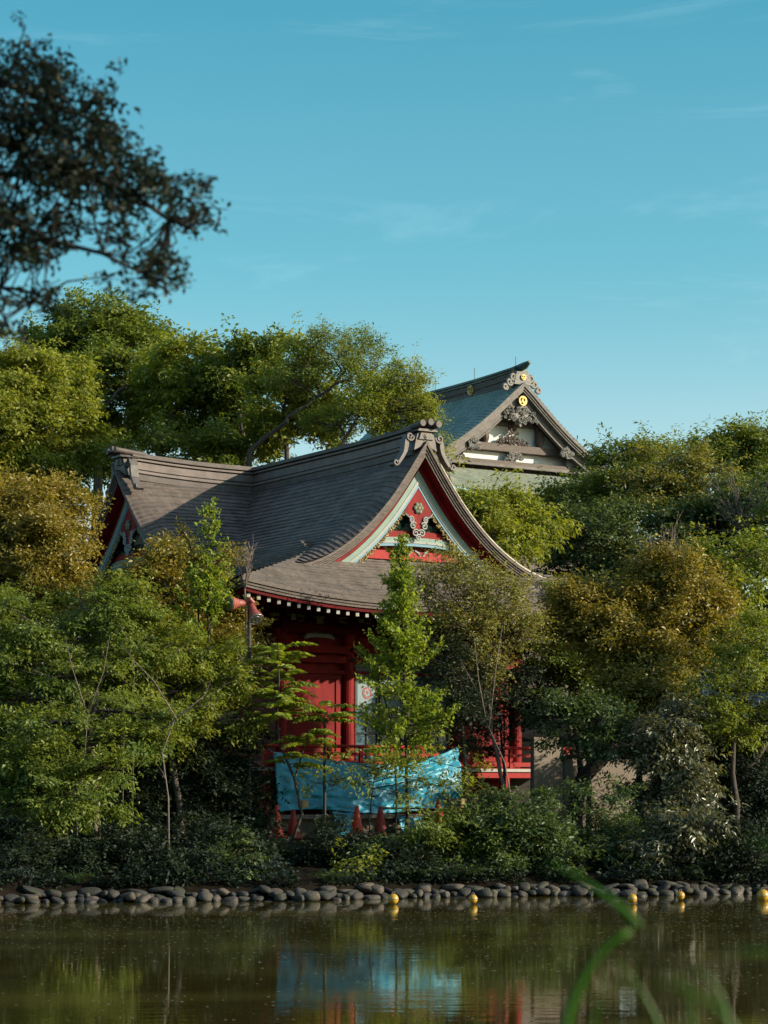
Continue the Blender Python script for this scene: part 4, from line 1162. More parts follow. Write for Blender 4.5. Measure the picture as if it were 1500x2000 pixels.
def tree(name, label, cat, D, base, trunk, blobs, sty, leaf, bark='bark', group=None, trunk_r=.10, twigs=1, dens=1.0, seed=None, agek=1.0, limb=True, gap=.0, base_z=None):
    """base, trunk and blobs are read off the photograph at distance D: (px, py[, extra distance]); a blob is (px, py, rx, rz, extra distance)"""
    ntree[0] += 1
    rng = np.random.default_rng(seed if seed is not None else 100 + ntree[0])
    st = STY[sty]
    bx = (base - 750.0) / FPX * D
    bz = float(ground_z(bx, D)) - .05 if base_z is None else base_z
    org = np.array((bx, D, bz))
    rt = empty(name, org, 0, label, cat, group)
    # trunk
    path = [org] + [P(q[0], q[1], D + (q[2] if len(q) > 2 else 0)) for q in trunk]
    tm = MB()
    if len(path) > 1:
        fine = []; rad = []
        n = len(path) - 1
        for i in range(n):
            for k in range(4):
                t = k / 4; fine.append(path[i] * (1 - t) + path[i+1] * t + rng.normal(0, trunk_r * .22, 3) * (i + k > 0)); rad.append(trunk_r * (1 - .72 * (i + t) / n))
        fine.append(path[-1]); rad.append(trunk_r * .28)
        rad[0] *= 1.35
        tm.tube(fine, rad, 9)
        fine = np.array(fine); rad = np.array(rad)
    else:
        fine = np.array([org]); rad = np.array([trunk_r])
    ALL = [[], [], [], [], []]
    for bl in blobs:
        px, py, rx = bl[:3]; rz = bl[3] if len(bl) > 3 else rx; dd = bl[4] if len(bl) > 4 else 0
        k = (D + dd) / FPX
        c = P(px, py, D + dd); rad3 = np.array((rx * k, rx * k * .9, rz * k))
        area = math.pi * rad3[0] * rad3[2]
        nl = area * st['dens'] * dens * 1.15
        # clumps of sprays over the blob's shell, uneven on purpose
        nc = max(5, int(area / (st['cl'] ** 2) * 2.6))
        u = unit(rng.normal(0, 1, (nc, 3)) + np.array([0, -.15, .30]))
        rr = rng.uniform(.50, 1.0, nc) ** .6
        lump = 1.04 + .20 * np.sin(u @ rng.normal(0, 2.2, 3) + rng.uniform(0, 6)) + .15 * np.sin(u @ rng.normal(0, 4, 3) + rng.uniform(0, 6))
        cc = c + u * rad3 * (rr * lump)[:, None]
        if gap > 0: 
            keep = rng.random(nc) > gap; cc, u, rr = cc[keep], u[keep], rr[keep]; nc = len(cc)
        ct = rng.uniform(0, 1, nc)                                   # each clump has its own leaf tone
        cs = rng.uniform(.6, 1.35, nc)
        per = np.maximum(2, np.round(nl / nc / st['K'] * cs * rng.uniform(.6, 1.4, nc))).astype(int)
        ci = np.repeat(np.arange(nc), per)
        T = len(ci)
        out = unit(u[ci] * (1 / np.maximum(rad3, .05)))
        tips = cc[ci] + unit(rng.normal(0, 1, (T, 3))) * (st['cl'] * .72 * cs[ci] * rng.uniform(0, 1, T) ** .5)[:, None] * np.array([1, 1, .25 + .6 * st['flat']])
        stray = (rng.random(T) < .10)[:, None] * rng.uniform(.1, .6, (T, 1)) * st['tw'] * 1.3
        tips = tips + stray * (out + np.array([0, 0, .5]))
        dirs = unit(out * .8 + rng.normal(0, .6, (T, 3)) * np.array([1, 1, .3 + .7 * st['flat']]) + np.array([0, 0, .30 if st['droop'] < .2 else .05]))
        if sty == 'spire': dirs = unit(dirs + np.array([0, 0, 1.0]))
        pos, ld, nr, tt, tp = spray_leaves(rng, tips, dirs, st, 0)
        cik = np.repeat(ci, st['K'])
        tint = .15 * rng.uniform(-1, 1) + .55 * ct[cik] + .25 * tt + .2 * rng.uniform(0, 1, len(pos))
        hgt = np.clip((pos[:, 2] - c[2]) / max(rad3[2], .05) * .5 + .5, 0, 1)
        age = st['age'] * agek * (.35 + .5 * ct[cik][::1] + .55 * tp * rng.uniform(.4, 1, len(pos)) + .5 * (hgt - .5)) + rng.normal(0, .06, len(pos))
        for q, a in zip(ALL, (pos, ld, nr, tint, age)): q.append(a)
        # limb into the blob and branches out to its clumps
        if limb:
            dist = np.linalg.norm(fine - c, axis=1) + np.where(fine[:, 2] > c[2] + .1 * rad3[2], 3.0, 0) + np.arange(len(fine)) * .001
            i0 = int(np.argmin(dist)); s0 = fine[i0]
            r0 = max(.012, min(rad[i0] * .75, .04 * rad3[0] + .012))
            if np.linalg.norm(c - s0) > .15:
                mid = (s0 + c) / 2 + np.array((0, 0, .12 * np.linalg.norm(c - s0))) * (1 if c[2] >= s0[2] else -.3) + rng.normal(0, .05, 3)
                tm.tube([s0, (s0 + mid) / 2 + rng.normal(0, .03, 3), mid, (mid + c) / 2 + rng.normal(0, .03, 3), c], [r0, r0 * .9, r0 * .75, r0 * .6, r0 * .5], 6)
            nb = min(nc, int(6 + 7 * twigs * min(3.0, rad3[0])))
            for j in rng.choice(nc, nb, replace=False):
                e = cc[j]; a0 = c + (s0 - c) * rng.uniform(-.1, .5)
                md = a0 * .45 + e * .55 + rng.normal(0, .06 * rad3[0], 3) + np.array((0, 0, -.05 * rad3[2]))
                tm.tube([a0, md, e], [r0 * .5, r0 * .3, .006 + r0 * .10], 5)
                if twigs >= 2:
                    for q in range(3):
                        e2 = e + (e - c) * rng.uniform(.05, .3) + rng.normal(0, .16 * rad3[0], 3)
                        tm.tube([md * .4 + e * .6, (e + e2) / 2, e2], [r0 * .24, r0 * .15, .004], 4)
    if tm.v: tm.build('trunk', MT[bark], rt, off=org, smooth=True)
    if blobs:
        pos, ld, nr, tint, age = [np.concatenate(q) for q in ALL]
        s = np.clip(rng.lognormal(-.06, .26, len(pos)), .45, 1.7)
        leaf_mesh('crown', pos, ld, nr, st['L'] * s, st['W'] * s, tint, age, LM[leaf], rt, org)
        NLEAF[0] += len(pos)
    return rt
NLEAF = [0]

def feather_tree(name, label, cat, D, base, path, prof, leaf, trunk_r, n, seed, bark='barkdark', L0=.075, dens=1.0):
    """a slender young tree: steep side branches up the stem, leaves crowded along each; prof gives (photo row, reach in photo pixels)"""
    rng = np.random.default_rng(seed); bx = (base - 750) / FPX * D
    org = np.array((bx, D, float(ground_z(bx, D)) - .05)); rt = empty(name, org, 0, label, cat)
    pa = np.array([org] + [P(x, y, D) for x, y in path]); tm = MB()
    tm.tube(list(pa), [trunk_r * (1 - .85 * i / (len(pa) - 1)) for i in range(len(pa))], 8)
    zs = np.array([P(0, y, D)[2] for y, r in prof])[::-1]; rs = np.array([r / FPX * D for y, r in prof])[::-1]
    A = [[], [], [], [], []]
    for i in range(n):
        z = zs[0] + (zs[-1] - zs[0]) * rng.random() ** .85
        x0 = np.array([np.interp(z, pa[:, 2], pa[:, 0]), np.interp(z, pa[:, 2], pa[:, 1]), z])
        R0 = float(np.interp(z, zs, rs)) * rng.uniform(.55, 1.15)
        az = rng.uniform(0, 2 * math.pi); rise = rng.uniform(.5, 1.1) * R0 if z > zs[0] + .35 * (zs[-1] - zs[0]) else rng.uniform(.0, .5) * R0
        e = x0 + np.array((math.cos(az) * R0, math.sin(az) * R0, rise)); md = (x0 + e) / 2 + np.array((0, 0, -.10 * R0)) + rng.normal(0, .03, 3)
        tm.tube([x0, md, e], [trunk_r * .28, trunk_r * .18, .003], 4)
        m_ = max(6, int(R0 * 95 * dens))
        for k in range(m_):
            t = .18 + .82 * rng.random(); p = x0 * (1-t)**2 + md * 2*t*(1-t) + e * t*t
            A[0].append(p + rng.normal(0, .045, 3)); A[1].append(unit(e - x0) * .5 + rng.normal(0, .6, 3) + np.array((0, 0, -.1))); A[2].append(rng.normal(0, .6, 3) + np.array((0, -.2, .5))); A[3].append(rng.random()); A[4].append(rng.normal(.12, .16) + .2 * t * rng.random())
    tm.build('trunk', MT[bark], rt, off=org, smooth=True)
    s_ = L0 * np.clip(rng.lognormal(0, .25, len(A[0])), .5, 1.7)
    leaf_mesh('crown', np.array(A[0]), np.array(A[1]), np.array(A[2]), s_, s_ * .62, np.array(A[3]), np.array(A[4]), LM[leaf], rt, org)
    return rt
# ------------------------------------------------------------------ woods behind, left
GB = 'trees behind the shrine'
tree('broadleaf_tree', 'tallest dark dome-shaped tree at the left, rising above all its neighbours', 'tree', 82, 185, [(190, 900), (185, 760)],
     [(170, 675, 70, 62, 0), (110, 715, 70, 55, 1), (240, 700, 66, 70, 0), (180, 640, 75, 50, 1), (265, 660, 50, 40, 2), (75, 700, 40, 40, 2), (190, 760, 110, 60, -1)], 'broad', 'broad', group=GB, trunk_r=0.20, seed=11, agek=.9)
tree('broadleaf_tree', 'pale yellow green feathery tree at the left edge under the tall dome', 'tree', 74, 60, [(60, 980), (70, 850)],
     [(40, 745, 75, 62, 0), (95, 770, 70, 60, 1), (30, 830, 85, 70, -1), (110, 850, 75, 70, 0), (-30, 760, 70, 80, 1), (50, 900, 100, 60, 0), (130, 920, 60, 50, 1), (-20, 900, 70, 70, 0)], 'feather', 'yellowgreen', group=GB, trunk_r=0.16, seed=12, dens=1.1)
tree('broadleaf_tree', 'mid green tree with forked bare limbs showing above the left gable', 'tree', 79, 200, [(192, 880), (180, 830), (215, 780), (245, 750)],
     [(230, 790, 60, 45, 1), (160, 800, 55, 45, 1), (290, 770, 65, 55, 2), (170, 880, 60, 60, 2), (250, 880, 65, 40, 2), (120, 790, 50, 40, 0)], 'broad', 'broad', group=GB, trunk_r=0.15, seed=13, gap=.14, agek=1.3, dens=.85, bark='barkpale')
tree('broadleaf_tree', 'green tree with a slanting thin trunk above the lit wing roof', 'tree', 77, 305, [(310, 880), (335, 820), (352, 770), (360, 720)],
     [(360, 715, 70, 48, 0), (325, 750, 55, 50, 1), (400, 740, 50, 55, 1), (365, 800, 70, 50, 1), (330, 850, 70, 40, 2), (420, 850, 60, 45, 2)], 'broad', 'yellowgreen', group=GB, trunk_r=.16, seed=14, gap=.14, agek=.9, dens=.9)
tree('broadleaf_tree', 'darker round-topped tree standing behind the junction of the two roof ridges', 'tree', 76, 470, [(475, 880), (470, 800)],
     [(455, 710, 52, 45, 0), (505, 715, 55, 45, 0), (430, 760, 55, 50, 1), (500, 780, 70, 55, 1), (465, 850, 70, 50, 1)], 'broad', 'broad', group=GB, trunk_r=0.14, seed=15, gap=.14, dens=.85, agek=.8)
tree('broadleaf_tree', 'yellowish green tree behind the middle of the brown ridge', 'tree', 73, 580, [(560, 880), (552, 800), (580, 740)],
     [(565, 720, 45, 40, 0), (560, 780, 65, 50, 0), (620, 790, 60, 45, 1), (590, 840, 80, 40, 0), (520, 850, 60, 40, 1), (680, 830, 65, 32, 1)], 'broad', 'yellowgreen', group=GB, trunk_r=0.11, seed=16, gap=.14, dens=.85)
tree('zelkova_tree', 'sparse leaning tree with bare limbs against the sky, left of the green roof', 'tree', 71, 480, [(490, 880, 0), (540, 835), (590, 795), (640, 762), (685, 715), (700, 700)],
     [(620, 680, 42, 28, 0), (660, 690, 36, 32, 0), (700, 690, 44, 28, 1), (600, 715, 34, 26, 0), (740, 715, 30, 34, 1), (690, 740, 34, 26, 0), (730, 755, 34, 24, 1), (575, 745, 32, 26, 0)], 'airy', 'broad', group=GB, trunk_r=.09, seed=17, twigs=2, dens=1.25, agek=1.1)
tree('zelkova_tree', 'thin drooping branch tree whose tip hangs in front of the green copper roof', 'tree', 69, 640, [(660, 880), (690, 830), (710, 790), (740, 760), (770, 735), (800, 730)],
     [(805, 735, 30, 24, 0), (820, 755, 20, 28, 0), (760, 790, 55, 24, 0), (810, 800, 38, 18, 0), (840, 820, 18, 26, 0), (715, 810, 45, 24, 0), (855, 870, 16, 20, 0), (640, 830, 50, 26, 1), (745, 765, 40, 24, 1), (785, 775, 36, 22, 1), (770, 820, 50, 22, 1), (720, 780, 40, 22, 1)], 'airy', 'yellowgreen', group=GB, trunk_r=.07, seed=18, twigs=2, dens=1.5)
tree('broadleaf_tree', 'low dark green tree filling the gap just above the wing ridge', 'tree', 70, 400, [(400, 900)],
     [(300, 890, 80, 35, 3), (380, 890, 70, 30, 3), (450, 880, 50, 30, 3)], 'broad', 'broad', group=GB, trunk_r=.2, seed=19, limb=False, dens=.8)
# ------------------------------------------------------------------ woods behind, right
GR = 'trees right of the shrine'
tree('broadleaf_tree', 'bright green feathery tree between the front gable and the green roof', 'tree', 66, 905, [(905, 1050), (900, 1000)],
     [(900, 1000, 36, 30, 0), (960, 1000, 45, 26, 1), (940, 1030, 65, 45, 0), (1000, 1010, 65, 42, 1), (882, 965, 14, 14, 0), (990, 1070, 60, 40, -1), (1060, 1020, 45, 32, 1), (868, 900, 6, 14, 0)], 'feather', 'yellowgreen', group=GR, trunk_r=0.11, seed=21, agek=1.0, dens=1.1)
tree('broadleaf_tree', 'olive dome tree touching the right foot of the white gable', 'tree', 76, 1200, [(1200, 1080), (1195, 980)],
     [(1212, 925, 64, 52, 0), (1192, 958, 34, 34, 1), (1250, 930, 60, 48, 1), (1190, 985, 90, 50, -1), (1130, 985, 50, 40, 0)], 'layer', 'broad', group=GR, trunk_r=0.15, seed=22, agek=1.3)
tree('broadleaf_tree', 'blue green dark tree just left of the olive dome below the white gable', 'tree', 79, 1120, [(1125, 1000)],
     [(1158, 955, 22, 20, 0), (1142, 985, 20, 26, 0)], 'broad', 'dark', group=GR, trunk_r=.2, seed=23)
tree('broadleaf_tree', 'pale olive tree with rusty tips in the middle of the right woods', 'tree', 74, 1320, [(1320, 1090), (1310, 1000)],
     [(1310, 925, 60, 45, 1), (1360, 940, 60, 40, 0), (1280, 975, 80, 45, 0), (1370, 990, 70, 45, 1)], 'layer', 'olive', group=GR, trunk_r=0.14, seed=24, agek=1.0)
tree('broadleaf_tree', 'tall tree with feathery upright shoots at the right edge of the skyline', 'tree', 80, 1440, [(1440, 1000), (1430, 920)],
     [(1430, 890, 50, 36, 0), (1485, 885, 50, 40, 1), (1390, 905, 55, 32, 1), (1500, 900, 60, 50, 0), (1440, 925, 80, 40, 0), (1340, 890, 40, 24, 2), (1432, 852, 20, 14, 0), (1488, 842, 22, 18, 0)], 'feather', 'broad', group=GR, trunk_r=0.15, seed=25, agek=1.2)
tree('broadleaf_tree', 'layered dark green tree behind the tip of the golden tree', 'tree', 70, 1200, [(1200, 1200), (1195, 1100)],
     [(1150, 1045, 80, 45, 0), (1230, 1050, 90, 45, 1), (1180, 1105, 100, 50, 0), (1090, 1060, 55, 45, 1), (1110, 1110, 60, 40, 0), (1270, 1110, 80, 45, 0)], 'layer', 'dark', group=GR, trunk_r=.2, seed=26, agek=1.6, dens=1.1)
tree('broadleaf_tree', 'deep green tree with grey bare twigs near the right frame edge', 'tree', 71, 1420, [(1420, 1200), (1410, 1080)],
     [(1450, 985, 75, 45, 0), (1480, 1040, 75, 60, 1), (1390, 1030, 75, 45, 0), (1340, 1040, 70, 45, 1), (1440, 1090, 90, 50, 0)], 'layer', 'dark', group=GR, trunk_r=.2, seed=27, twigs=1.5, agek=1.2, dens=1.1)
tree('broadleaf_tree', 'spreading tree with yellow green layered sprays right of the golden tree', 'tree', 60, 1425, [(1425, 1200), (1430, 1150), (1420, 1120)],
     [(1440, 1090, 60, 26, 0), (1390, 1120, 50, 24, 0), (1470, 1130, 55, 26, 0), (1430, 1150, 75, 28, 1), (1360, 1100, 30, 20, 0), (1490, 1080, 40, 24, 1)], 'layer', 'yellowgreen', group=GR, trunk_r=.16, seed=28, agek=.5, dens=.9)
tree('broadleaf_tree', 'dark low tree in shade behind the outbuilding at the right', 'tree', 63, 1460, [(1465, 1300)],
     [(1450, 1215, 80, 50, 0), (1490, 1260, 60, 60, 0), (1400, 1250, 60, 50, 1), (1330, 1190, 70, 50, 3), (1340, 1290, 70, 60, 3)], 'layer', 'dark', group=GR, trunk_r=.2, seed=29, limb=False)

# ------------------------------------------------------------------ trees along the bank
tree('golden_tree', 'big rounded golden brown tree at the left edge beside the left gable', 'tree', 50.5, 60, [(65, 1480), (75, 1300), (85, 1150)],
     [(60, 1010, 72, 62, 0), (110, 1000, 55, 52, .4), (112, 1070, 48, 52, 0), (90, 1080, 80, 65, -.4), (20, 1090, 70, 80, 0), (-20, 1010, 60, 70, .5), (70, 1150, 80, 55, -.4), (128, 1140, 44, 38, -.2), (185, 1185, 40, 36, -.3)], 'dome', 'golden', trunk_r=.16, seed=31, dens=1.05, agek=1.0)
tree('golden_tree', 'golden tree in front of the brown wing roof left of the floodlights', 'tree', 48.5, 350, [(360, 1520), (365, 1400), (360, 1280), (350, 1180)],
     [(325, 1115, 42, 36, 0), (350, 1100, 34, 30, .3), (440, 1105, 26, 26, .2), (262, 1150, 46, 38, .2), (300, 1165, 60, 50, 0), (410, 1190, 62, 48, 0), (440, 1250, 58, 55, 0), (400, 1290, 80, 55, -.3), (300, 1240, 75, 60, -.2), (460, 1215, 34, 34, .1), (230, 1190, 45, 50, 0), (340, 1330, 80, 50, -.2)], 'dome', 'golden', trunk_r=.12, seed=32, dens=.95, agek=.85)
feather_tree('young_tree', 'tall thin bright green sapling rising in front of the shadowed roof', 'tree', 46.5, 408, [(408, 1500), (407, 1300), (408, 1150), (412, 1060), (414, 985)], [(985, 8), (1020, 20), (1080, 34), (1150, 52), (1240, 66), (1330, 60), (1420, 36)], 'bright', .05, 120, 33)
feather_tree('young_tree', 'short side shoot with reddish yellow tip left of the tall thin sapling', 'tree', 46.6, 384, [(386, 1400), (388, 1150), (372, 1070), (350, 1022)], [(1022, 5), (1060, 12), (1100, 20), (1160, 30)], 'golden', .03, 34, 133)
GM = 'maples on the pond bank'
tree('maple_tree', 'wide layered maple with pale sprays low at the left, dark trunk leaning over the bank', 'tree', 43.5, 85, [(110, 1600), (150, 1520), (175, 1430), (190, 1350)],
     [(60, 1480, 90, 22, 0), (150, 1460, 90, 20, .3), (210, 1500, 80, 20, -.4), (90, 1530, 100, 22, -.5), (250, 1440, 70, 18, 0), (300, 1455, 50, 16, .2), (40, 1570, 80, 26, -.4), (170, 1555, 80, 20, -.5), (20, 1430, 70, 22, .2), (120, 1410, 80, 20, .2), (60, 1620, 70, 26, -.3), (230, 1390, 75, 18, .3), (320, 1405, 50, 16, .3), (-30, 1520, 60, 40, 0)], 'maple', 'maple', bark='barkdark', group=GM, trunk_r=.14, seed=34, agek=1.3, twigs=1.3)
tree('maple_tree', 'upper left green maple with slender grey stems below the golden tree', 'tree', 45.5, 190, [(185, 1560), (180, 1450), (170, 1330), (140, 1230)],
     [(50, 1230, 80, 40, 0), (120, 1260, 80, 30, .3), (40, 1300, 80, 32, 0), (150, 1320, 90, 30, -.3), (220, 1290, 70, 30, .2), (70, 1365, 90, 28, 0), (200, 1360, 80, 24, 0), (0, 1200, 50, 40, .3), (-20, 1370, 60, 50, .3), (240, 1220, 60, 34, .3), (190, 1180, 50, 34, .4)], 'maple', 'maple', bark='barkpale', group=GM, trunk_r=.09, seed=35, agek=1.1, twigs=2)
tree('maple_tree', 'yellow green maple with a pale forked stem in the middle of the left foliage', 'tree', 46, 355, [(350, 1560), (330, 1450), (300, 1420), (260, 1330), (245, 1250)],
     [(300, 1250, 60, 36, 0), (270, 1320, 70, 32, 0), (350, 1350, 70, 30, 0), (430, 1340, 55, 34, 0), (330, 1410, 60, 24, 0), (440, 1400, 60, 26, .2), (380, 1440, 60, 24, .2), (250, 1180, 45, 40, .2), (460, 1300, 40, 30, .2), (360, 1270, 60, 30, -.2)], 'maple', 'yellowgreen', bark='barkpale', group=GM, trunk_r=.075, seed=36, agek=.7, twigs=2)
tree('maple_tree', 'dark green shaded maple left of the tarpaulin, hiding the hall corner', 'tree', 46.5, 372, [(375, 1580), (365, 1500), (380, 1440)],
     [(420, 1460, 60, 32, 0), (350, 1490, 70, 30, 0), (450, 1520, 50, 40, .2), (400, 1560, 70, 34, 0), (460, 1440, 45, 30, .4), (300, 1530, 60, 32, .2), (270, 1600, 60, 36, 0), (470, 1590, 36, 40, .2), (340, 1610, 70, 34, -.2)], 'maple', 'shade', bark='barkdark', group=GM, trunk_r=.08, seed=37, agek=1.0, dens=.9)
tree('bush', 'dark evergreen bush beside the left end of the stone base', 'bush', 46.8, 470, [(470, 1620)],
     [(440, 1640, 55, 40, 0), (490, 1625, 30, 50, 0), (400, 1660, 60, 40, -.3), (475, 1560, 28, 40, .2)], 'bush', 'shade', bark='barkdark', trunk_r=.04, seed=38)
feather_tree('slender_tree', 'slender bright green tree rising in front of the hall doors and eave', 'tree', 46.6, 797, [(795, 1560), (792, 1400), (788, 1250), (783, 1110), (784, 1050)], [(1048, 6), (1085, 18), (1130, 30), (1200, 44), (1290, 60), (1350, 92), (1430, 100), (1500, 70)], 'bright', .042, 210, 39, dens=1.15)
feather_tree('slender_tree', 'steep leafy shoot leaning left in front of the dark red wall, beside the slender tree', 'tree', 46.7, 770, [(775, 1560), (768, 1420), (740, 1330), (712, 1285), (696, 1268)], [(1266, 5), (1290, 14), (1330, 20), (1390, 26)], 'bright', .024, 26, 139)
tree('bushy_tree', 'olive bushy tree with many fine bare stems in front of the right eave', 'tree', 48, 990, [(985, 1540), (960, 1430), (950, 1330), (935, 1250)],
     [(850, 1120, 32, 36, 0), (898, 1112, 32, 24, .2), (930, 1135, 50, 34, 0), (980, 1150, 36, 28, .2), (880, 1160, 60, 45, 0), (960, 1170, 60, 45, 0), (1005, 1185, 34, 36, .2), (850, 1215, 36, 40, .2), (910, 1230, 60, 45, -.2), (980, 1240, 60, 45, 0), (1030, 1240, 40, 40, .2), (935, 1300, 55, 30, 0)], 'airy', 'olive', bark='barkpale', trunk_r=.055, seed=40, twigs=3.4, dens=.78, agek=1.1)
tree('bare_stems_shrub', 'tall shrub of thin forked stems standing before the red veranda at the right', 'shrub', 47.4, 925, [(905, 1450), (890, 1350), (875, 1260)],
     [(900, 1330, 40, 60, 0), (860, 1290, 30, 40, 0), (930, 1400, 40, 40, 0), (890, 1430, 40, 40, .3)], 'airy', 'shade', bark='bark', trunk_r=.05, seed=41, twigs=2.6, dens=1.2)
tree('golden_tree', 'large golden tree at the right with orange crown and thick dark leaning trunk', 'tree', 49.5, 1105, [(1140, 1520), (1215, 1430), (1255, 1370), (1265, 1270), (1290, 1180), (1305, 1110)],
     [(1310, 1120, 46, 34, 0), (1270, 1125, 40, 30, .2), (1350, 1165, 55, 44, 0), (1385, 1215, 40, 45, 0), (1330, 1215, 65, 48, -.2), (1270, 1190, 60, 50, .2), (1210, 1190, 50, 40, 0), (1142, 1172, 40, 30, 0), (1130, 1200, 58, 40, 0), (1180, 1240, 70, 46, -.2), (1280, 1255, 70, 44, -.3), (1090, 1220, 42, 46, 0), (1370, 1270, 50, 34, -.1)], 'dome', 'golden', bark='barkdark', trunk_r=.19, seed=42, dens=1.0, agek=1.0)
tree('evergreen_tree', 'dark green part-shaded tree under the left side of the right golden tree', 'tree', 52.5, 1130, [(1135, 1500), (1120, 1400), (1110, 1330)],
     [(1080, 1285, 60, 45, 0), (1140, 1300, 60, 45, 0), (1100, 1345, 70, 36, 0), (1180, 1340, 50, 36, .2), (1100, 1260, 50, 34, .2), (1120, 1200, 70, 50, .6), (1190, 1200, 60, 50, .6), (1180, 1260, 70, 50, .5), (1230, 1320, 60, 60, .5)], 'bush', 'broad', bark='barkdark', trunk_r=.10, seed=43, agek=1.2)  # upper clumps added behind the golden tree to shade the hall front
tree('evergreen_tree', 'golden green rounded lower crown at the centre of the right trees', 'tree', 48.8, 1250, [(1250, 1500), (1260, 1400)],
     [(1260, 1310, 60, 36, 0), (1300, 1340, 50, 36, 0), (1220, 1340, 44, 32, 0), (1320, 1300, 40, 34, .2), (1275, 1365, 56, 28, 0)], 'dome', 'olive', bark='barkdark', trunk_r=.10, seed=44, agek=1.1, twigs=2)
tree('ivy_tree', 'greyish glossy drooping foliage mass below the golden tree at the right', 'tree', 47.2, 1290, [(1300, 1560), (1290, 1450)],
     [(1290, 1430, 55, 36, 0), (1330, 1470, 46, 40, 0), (1270, 1490, 50, 40, .2), (1310, 1530, 50, 40, 0), (1350, 1540, 40, 40, 0), (1350, 1410, 34, 40, .3), (1280, 1570, 50, 36, .2), (1330, 1600, 40, 30, 0)], 'gloss', 'glossy', bark='barkdark', trunk_r=.12, seed=45, dens=.9)
tree('maple_tree', 'yellow green maple with open sprays at the right edge, in front of the grey roof', 'tree', 47.6, 1440, [(1440, 1600), (1430, 1480), (1440, 1380), (1450, 1300)],
     [(1450, 1250, 50, 24, 0), (1490, 1230, 34, 26, .2), (1480, 1300, 50, 20, 0), (1420, 1275, 26, 18, 0), (1400, 1350, 36, 22, 0), (1460, 1370, 50, 20, 0), (1400, 1400, 46, 22, 0), (1480, 1410, 50, 22, 0), (1430, 1440, 56, 20, 0), (1370, 1320, 24, 18, .2), (1500, 1340, 36, 30, .3)], 'maple', 'yellowgreen', bark='bark', group=GM, trunk_r=.08, seed=46, dens=.85, agek=.7, twigs=2)
tree('evergreen_tree', 'black green shaded tree with a leaning limb in the lower right corner of the bank', 'tree', 48.2, 1370, [(1400, 1580), (1450, 1520), (1500, 1450)],
     [(1420, 1500, 60, 45, .3), (1480, 1540, 50, 50, .3), (1400, 1570, 50, 40, .4), (1460, 1600, 60, 40, .2), (1380, 1480, 40, 40, .6), (1490, 1470, 40, 40, .6)], 'bush', 'shade', bark='bark', trunk_r=.13, seed=47, dens=.8)
tree('evergreen_tree', 'dark part-shaded foliage between the plaster wall and the leaning trunk', 'tree', 47.5, 1150, [(1150, 1500), (1140, 1430)],
     [(1075, 1390, 45, 30, 0), (1130, 1410, 60, 30, 0), (1190, 1400, 50, 30, 0), (1110, 1445, 40, 22, 0), (1190, 1450, 46, 26, 0)], 'bush', 'dark', bark='barkdark', trunk_r=.07, seed=74, dens=.8)
tree('evergreen_tree', 'dark slim evergreen in front of the right red wall panel, under the olive bushy tree', 'tree', 48.6, 985, [(985, 1500), (975, 1400)],
     [(960, 1350, 45, 34, 0), (1010, 1340, 40, 40, 0), (985, 1400, 50, 30, 0), (930, 1390, 36, 30, 0), (1025, 1400, 30, 34, .2), (915, 1330, 30, 30, 0), (960, 1440, 34, 20, 0)], 'bush', 'shade', bark='barkdark', trunk_r=.05, seed=75, dens=.55)
# darker trees filling the shade behind the first row
tree('evergreen_tree', 'dark broad evergreen deep in the left foliage, in front of the hall side', 'tree', 48.6, 120, [(120, 1500), (125, 1380)],
     [(40, 1300, 80, 60, 0), (130, 1330, 80, 60, 0), (60, 1420, 90, 60, 0), (160, 1430, 80, 55, .2), (40, 1530, 90, 60, 0), (150, 1540, 80, 55, 0), (100, 1620, 90, 45, 0), (220, 1380, 60, 60, 0), (-30, 1400, 60, 90, 0), (240, 1500, 50, 50, 0)], 'bush', 'dark', bark='barkdark', trunk_r=.12, seed=71, dens=.7, agek=1.2)
tree('evergreen_tree', 'dark green evergreen behind the tall thin sapling, hiding the side veranda', 'tree', 47.9, 330, [(330, 1520), (335, 1400)],
     [(300, 1400, 70, 50, 0), (380, 1390, 60, 50, 0), (320, 1480, 70, 45, 0), (430, 1470, 45, 50, 0), (260, 1580, 70, 45, 0), (360, 1570, 70, 40, 0), (440, 1560, 40, 45, 0), (400, 1330, 60, 40, 0)], 'bush', 'dark', bark='barkdark', trunk_r=.10, seed=72, dens=.65, agek=1.4)
tree('evergreen_tree', 'dark evergreen behind the right maple filling the lower right shade', 'tree', 51.2, 1400, [(1400, 1560), (1400, 1450)],
     [(1360, 1420, 60, 50, 0), (1430, 1460, 70, 50, 0), (1490, 1440, 50, 60, 0), (1380, 1540, 80, 50, 0), (1470, 1560, 70, 60, 0), (1300, 1600, 70, 50, -.5), (1400, 1640, 90, 45, 0), (1500, 1640, 60, 50, 0), (1240, 1420, 40, 50, -1)], 'bush', 'shade', bark='barkdark', trunk_r=.12, seed=73, dens=.7)
tree('maple_tree', 'thin young maple with flat yellow green sprays across the blue tarpaulin', 'tree', 46.0, 720, [(722, 1600), (728, 1540), (735, 1490)],
     [(655, 1490, 36, 8, 0), (695, 1517, 36, 8, 0), (760, 1500, 40, 9, .2), (830, 1520, 44, 8, 0), (880, 1540, 40, 8, 0), (900, 1500, 36, 9, .2), (780, 1545, 34, 7, 0), (620, 1530, 26, 8, .2)], 'maple', 'yellowgreen', bark='barkdark', trunk_r=.022, seed=93, dens=.75, agek=1.1)
